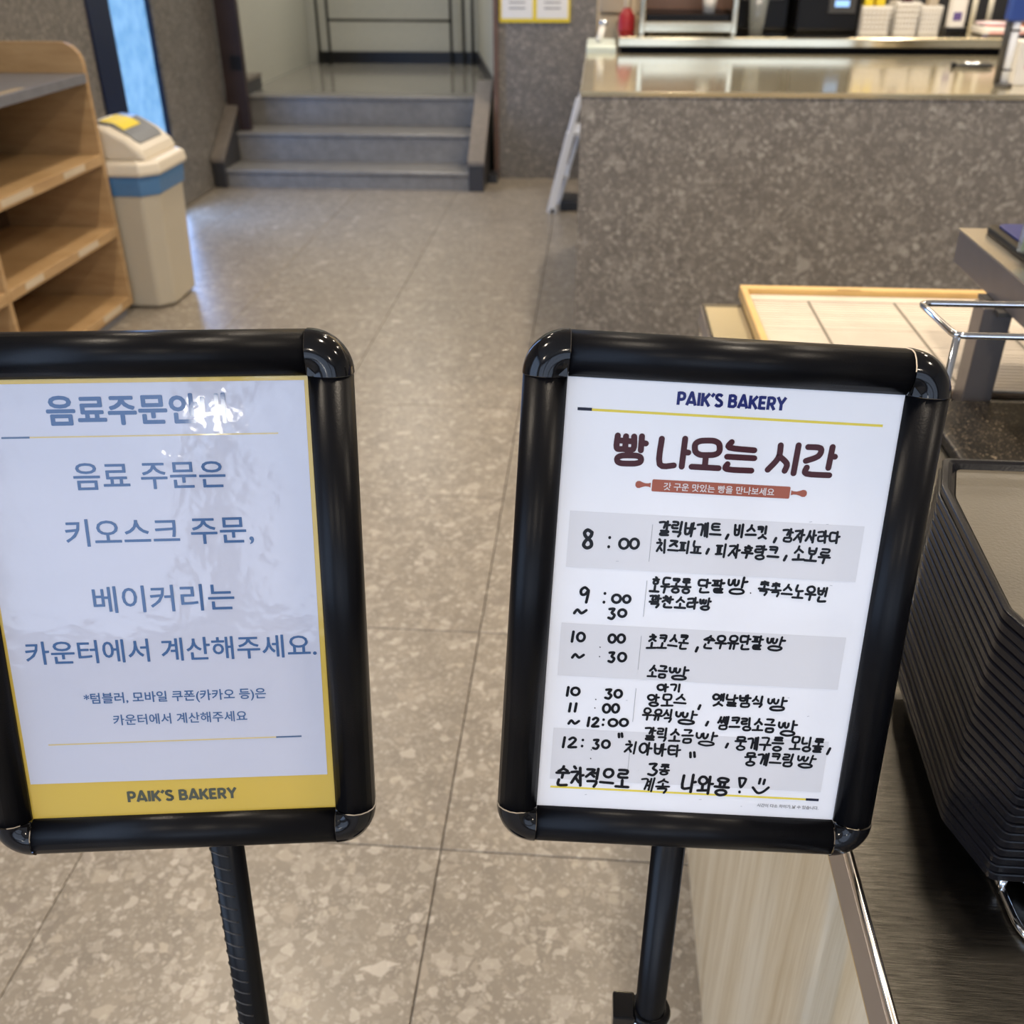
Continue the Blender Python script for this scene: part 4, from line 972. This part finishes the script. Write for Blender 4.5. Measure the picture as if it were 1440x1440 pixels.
for (t, x0, y0, x1, y1, h) in HAND:
    mb = MB(M); n = len(t)
    pitch = (x1 - x0) / n; dirx, diry = (x1 - x0), (y1 - y0)
    for i, ch in enumerate(t):
        hang = ord(ch) >= 0xAC00
        S = syl(ch) if hang else DIG[ch]
        u = (i + .5) / n
        cx, cy = x0 + dirx * u, y0 + diry * u
        w = pitch * (.84 if hang and n > 1 else .92); hh = h * (1 if not hang else rnd.uniform(.80, .90))
        sl = rnd.uniform(-.04, .10) if hang else 0
        rot = rnd.uniform(-.05, .05) if hang else 0
        for s in S:
            pts = []
            for (a, b) in s:
                px = (a - .5) * w; py = (b - .5) * hh
                if hang: px += rnd.uniform(-.12, .12); py += rnd.uniform(-.12, .12)
                px -= sl * py; px, py = px * math.cos(rot) - py * math.sin(rot), px * math.sin(rot) + py * math.cos(rot)
                pts.append(q(cx + px, cy + py))
            wd_ = .0017 * rnd.uniform(.92, 1.08) if hang else .0018
            if ch in '.': wd_ = .0007
            if ch == ':' and h > 12: wd_ = .0007
            if h < 17 and hang: wd_ *= .9
            if t in ('순차적으로', '나와용'): wd_ = .0020
            if ch == '8': wd_ = .0022
            ribbon(mb, smooth_line(pts, 3), wd_, .00026, seg=8)
    mb.build('handwriting', 'marker_ink', po)
mb = MB(M)
for k in range(26):
    x = rnd.uniform(8, 190); y = rnd.uniform(205, 280) if k < 18 else rnd.uniform(30, 200)
    ribbon(mb, [q(x, y), q(x + rnd.uniform(.4, 1.6), y + rnd.uniform(-.3, .3))], .00035, .0001, seg=6)
tag(mb.build('ink_smudges', 'smudge', po), kind='stuff')
# seam line on the pole and the clamp near the bottom
MB().box(.0795, .0803, .4808, .4812, .65, .80).build('pole_seam', 'rib_black', root)
cz = .586; cxp, cyp = .070, .492
cl_ = MB().lathe([(.0122, -.10), (.0165, -.10), (.0165, -.004), (.0152, 0), (.0122, 0)], (cxp, cyp, cz), 28).build('sleeve', 'pole_black', root)
MB().lathe([(.0150, -.004), (.0172, -.003), (.0172, .0), (.0150, .001)], (cxp, cyp, cz - .006), 28).build('ring', 'chrome', root)
MB().box(cxp - .030, cxp - .012, cyp - .012, cyp + .012, cz - .028, cz + .001).build('clamp', 'cap_black', root, bevel=.002)

# --- left stand: drinks order notice
lab = 'black-framed stand at the left with the printed drinks order notice, yellow-edged sheet'
LW, LH = .198, .2907
root, M, sheet, d_, foot, top = stand(lab, (-.35843, .49983, 1.11055), (.98994196, .14090885, -.01263414), (.01173936, -.22960303, -.97321356), LW, LH, -.2435, .478, .838, (-.030, -.01, 0), .15, True)
po = sheet.build('poster', 'print_yellow', root)
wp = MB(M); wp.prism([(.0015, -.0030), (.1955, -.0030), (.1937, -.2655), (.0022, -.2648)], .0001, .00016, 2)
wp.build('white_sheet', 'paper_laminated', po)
Z = .0003
for (t, x0, x1, y, of) in (('음료주문안내', 46.7, 148.7, 18.8, .00055), ('음료 주문은', 56.6, 145.1, 58.8, .0002), ('키오스크 주문,', 47.3, 158.8, 94.2, .0002),
                           ('베이커리는', 58.1, 143.6, 137.4, .0002), ('카운터에서 계산해주세요.', 12.5, 192.0, 172.0, .0002),
                           ('*텀블러, 모바일 쿠폰(카카오 등)은', 44.0, 158.0, 205.0, .00013), ('카운터에서 계산해주세요', 60.3, 144.8, 220.2, .0001)):
    font_mesh(t, x0 * .001, x1 * .001, -y * .001, Z, M, 'printed_line', 'ink_blue', po, of)
mb = MB(M); logo(mb, 'PAIK´S BAKERY', .0626, .1333, -.2768, .00022, .0080); mb.build('bakery_name', 'ink_olive', po)
def pbox2(x0, y0, x1, y1, z, name, mat): return MB(M).box(x0 * mm_, x1 * mm_, -y1 * mm_, -y0 * mm_, z - .00004, z).build(name, mat, po)
pbox2(18.6, 33.9, 34.7, 35.0, .0003, 'rule_end', 'rule_blue'); pbox2(34.7, 34.0, 178.3, 34.9, .0003, 'rule', 'rule_yellow_pale')
pbox2(162.3, 235.9, 178.7, 237.0, .0003, 'rule_end', 'rule_blue'); pbox2(17.5, 236.0, 162.3, 236.9, .0003, 'rule', 'rule_yellow_pale')
# adjustment notches down the left pole
axis = (top - foot).normalized()
for k in range(26):
    zc = .820 - k * .0142
    cpt = foot + axis * ((zc - foot.z) / axis.z)
    # shallow arched lip on the front of the pole, turned a little to the left
    pts = []
    for i in range(9):
        a = math.radians(-160 + 95 * i / 8); hgt = .0030 * math.sin(PI * i / 8)
        pts.append(cpt + Vector((.0119 * math.cos(a), .0119 * math.sin(a), hgt)))
    MB().tube(pts, .0007, 6).build('notch', 'rib_black', root)

# ------------------------------------------------------------------ unseen glowing globe, added to put the glare on the left sheet
gl = thing('glare_globe', (-.55, YB, 1.30), 'small glowing globe added for the glare on the left sheet, on the street pier', 'lamp')
MB().box(-.58, -.52, YB, YB + .02, 1.24, 1.36).build('wall_plate', 'window_frame', gl, bevel=.003)
MB().tube([(-.55, YB + .02, 1.30), (-.55, YB + .08, 1.28)], .008, 8).build('arm', 'window_frame', gl)
gp = MB().lathe([(.08 * math.cos(math.radians(a)), .08 * math.sin(math.radians(a))) for a in range(-90, 91, 15)], (-.55, YB + .12, 1.22), 24).build('globe', 'globe_glow', gl)
# ------------------------------------------------------------------ ceiling lamps
for (x, y) in DOWN:
    t = thing('ceiling_downlight', (x, y, CEIL), 'round warm downlight set into the ceiling', 'lamp', 'round downlights in the ceiling')
    MB().lathe([(.075, 0), (.09, 0), (.09, -.008), (.072, -.012), (.070, 0)], (x, y, CEIL), 24).build('trim_ring', 'lamp_trim', t)
    MB().lathe([(0, -.004), (.070, -.004), (.070, -.003), (0, -.003)], (x, y, CEIL), 24).build('diffuser', 'lamp_diffuser', t)
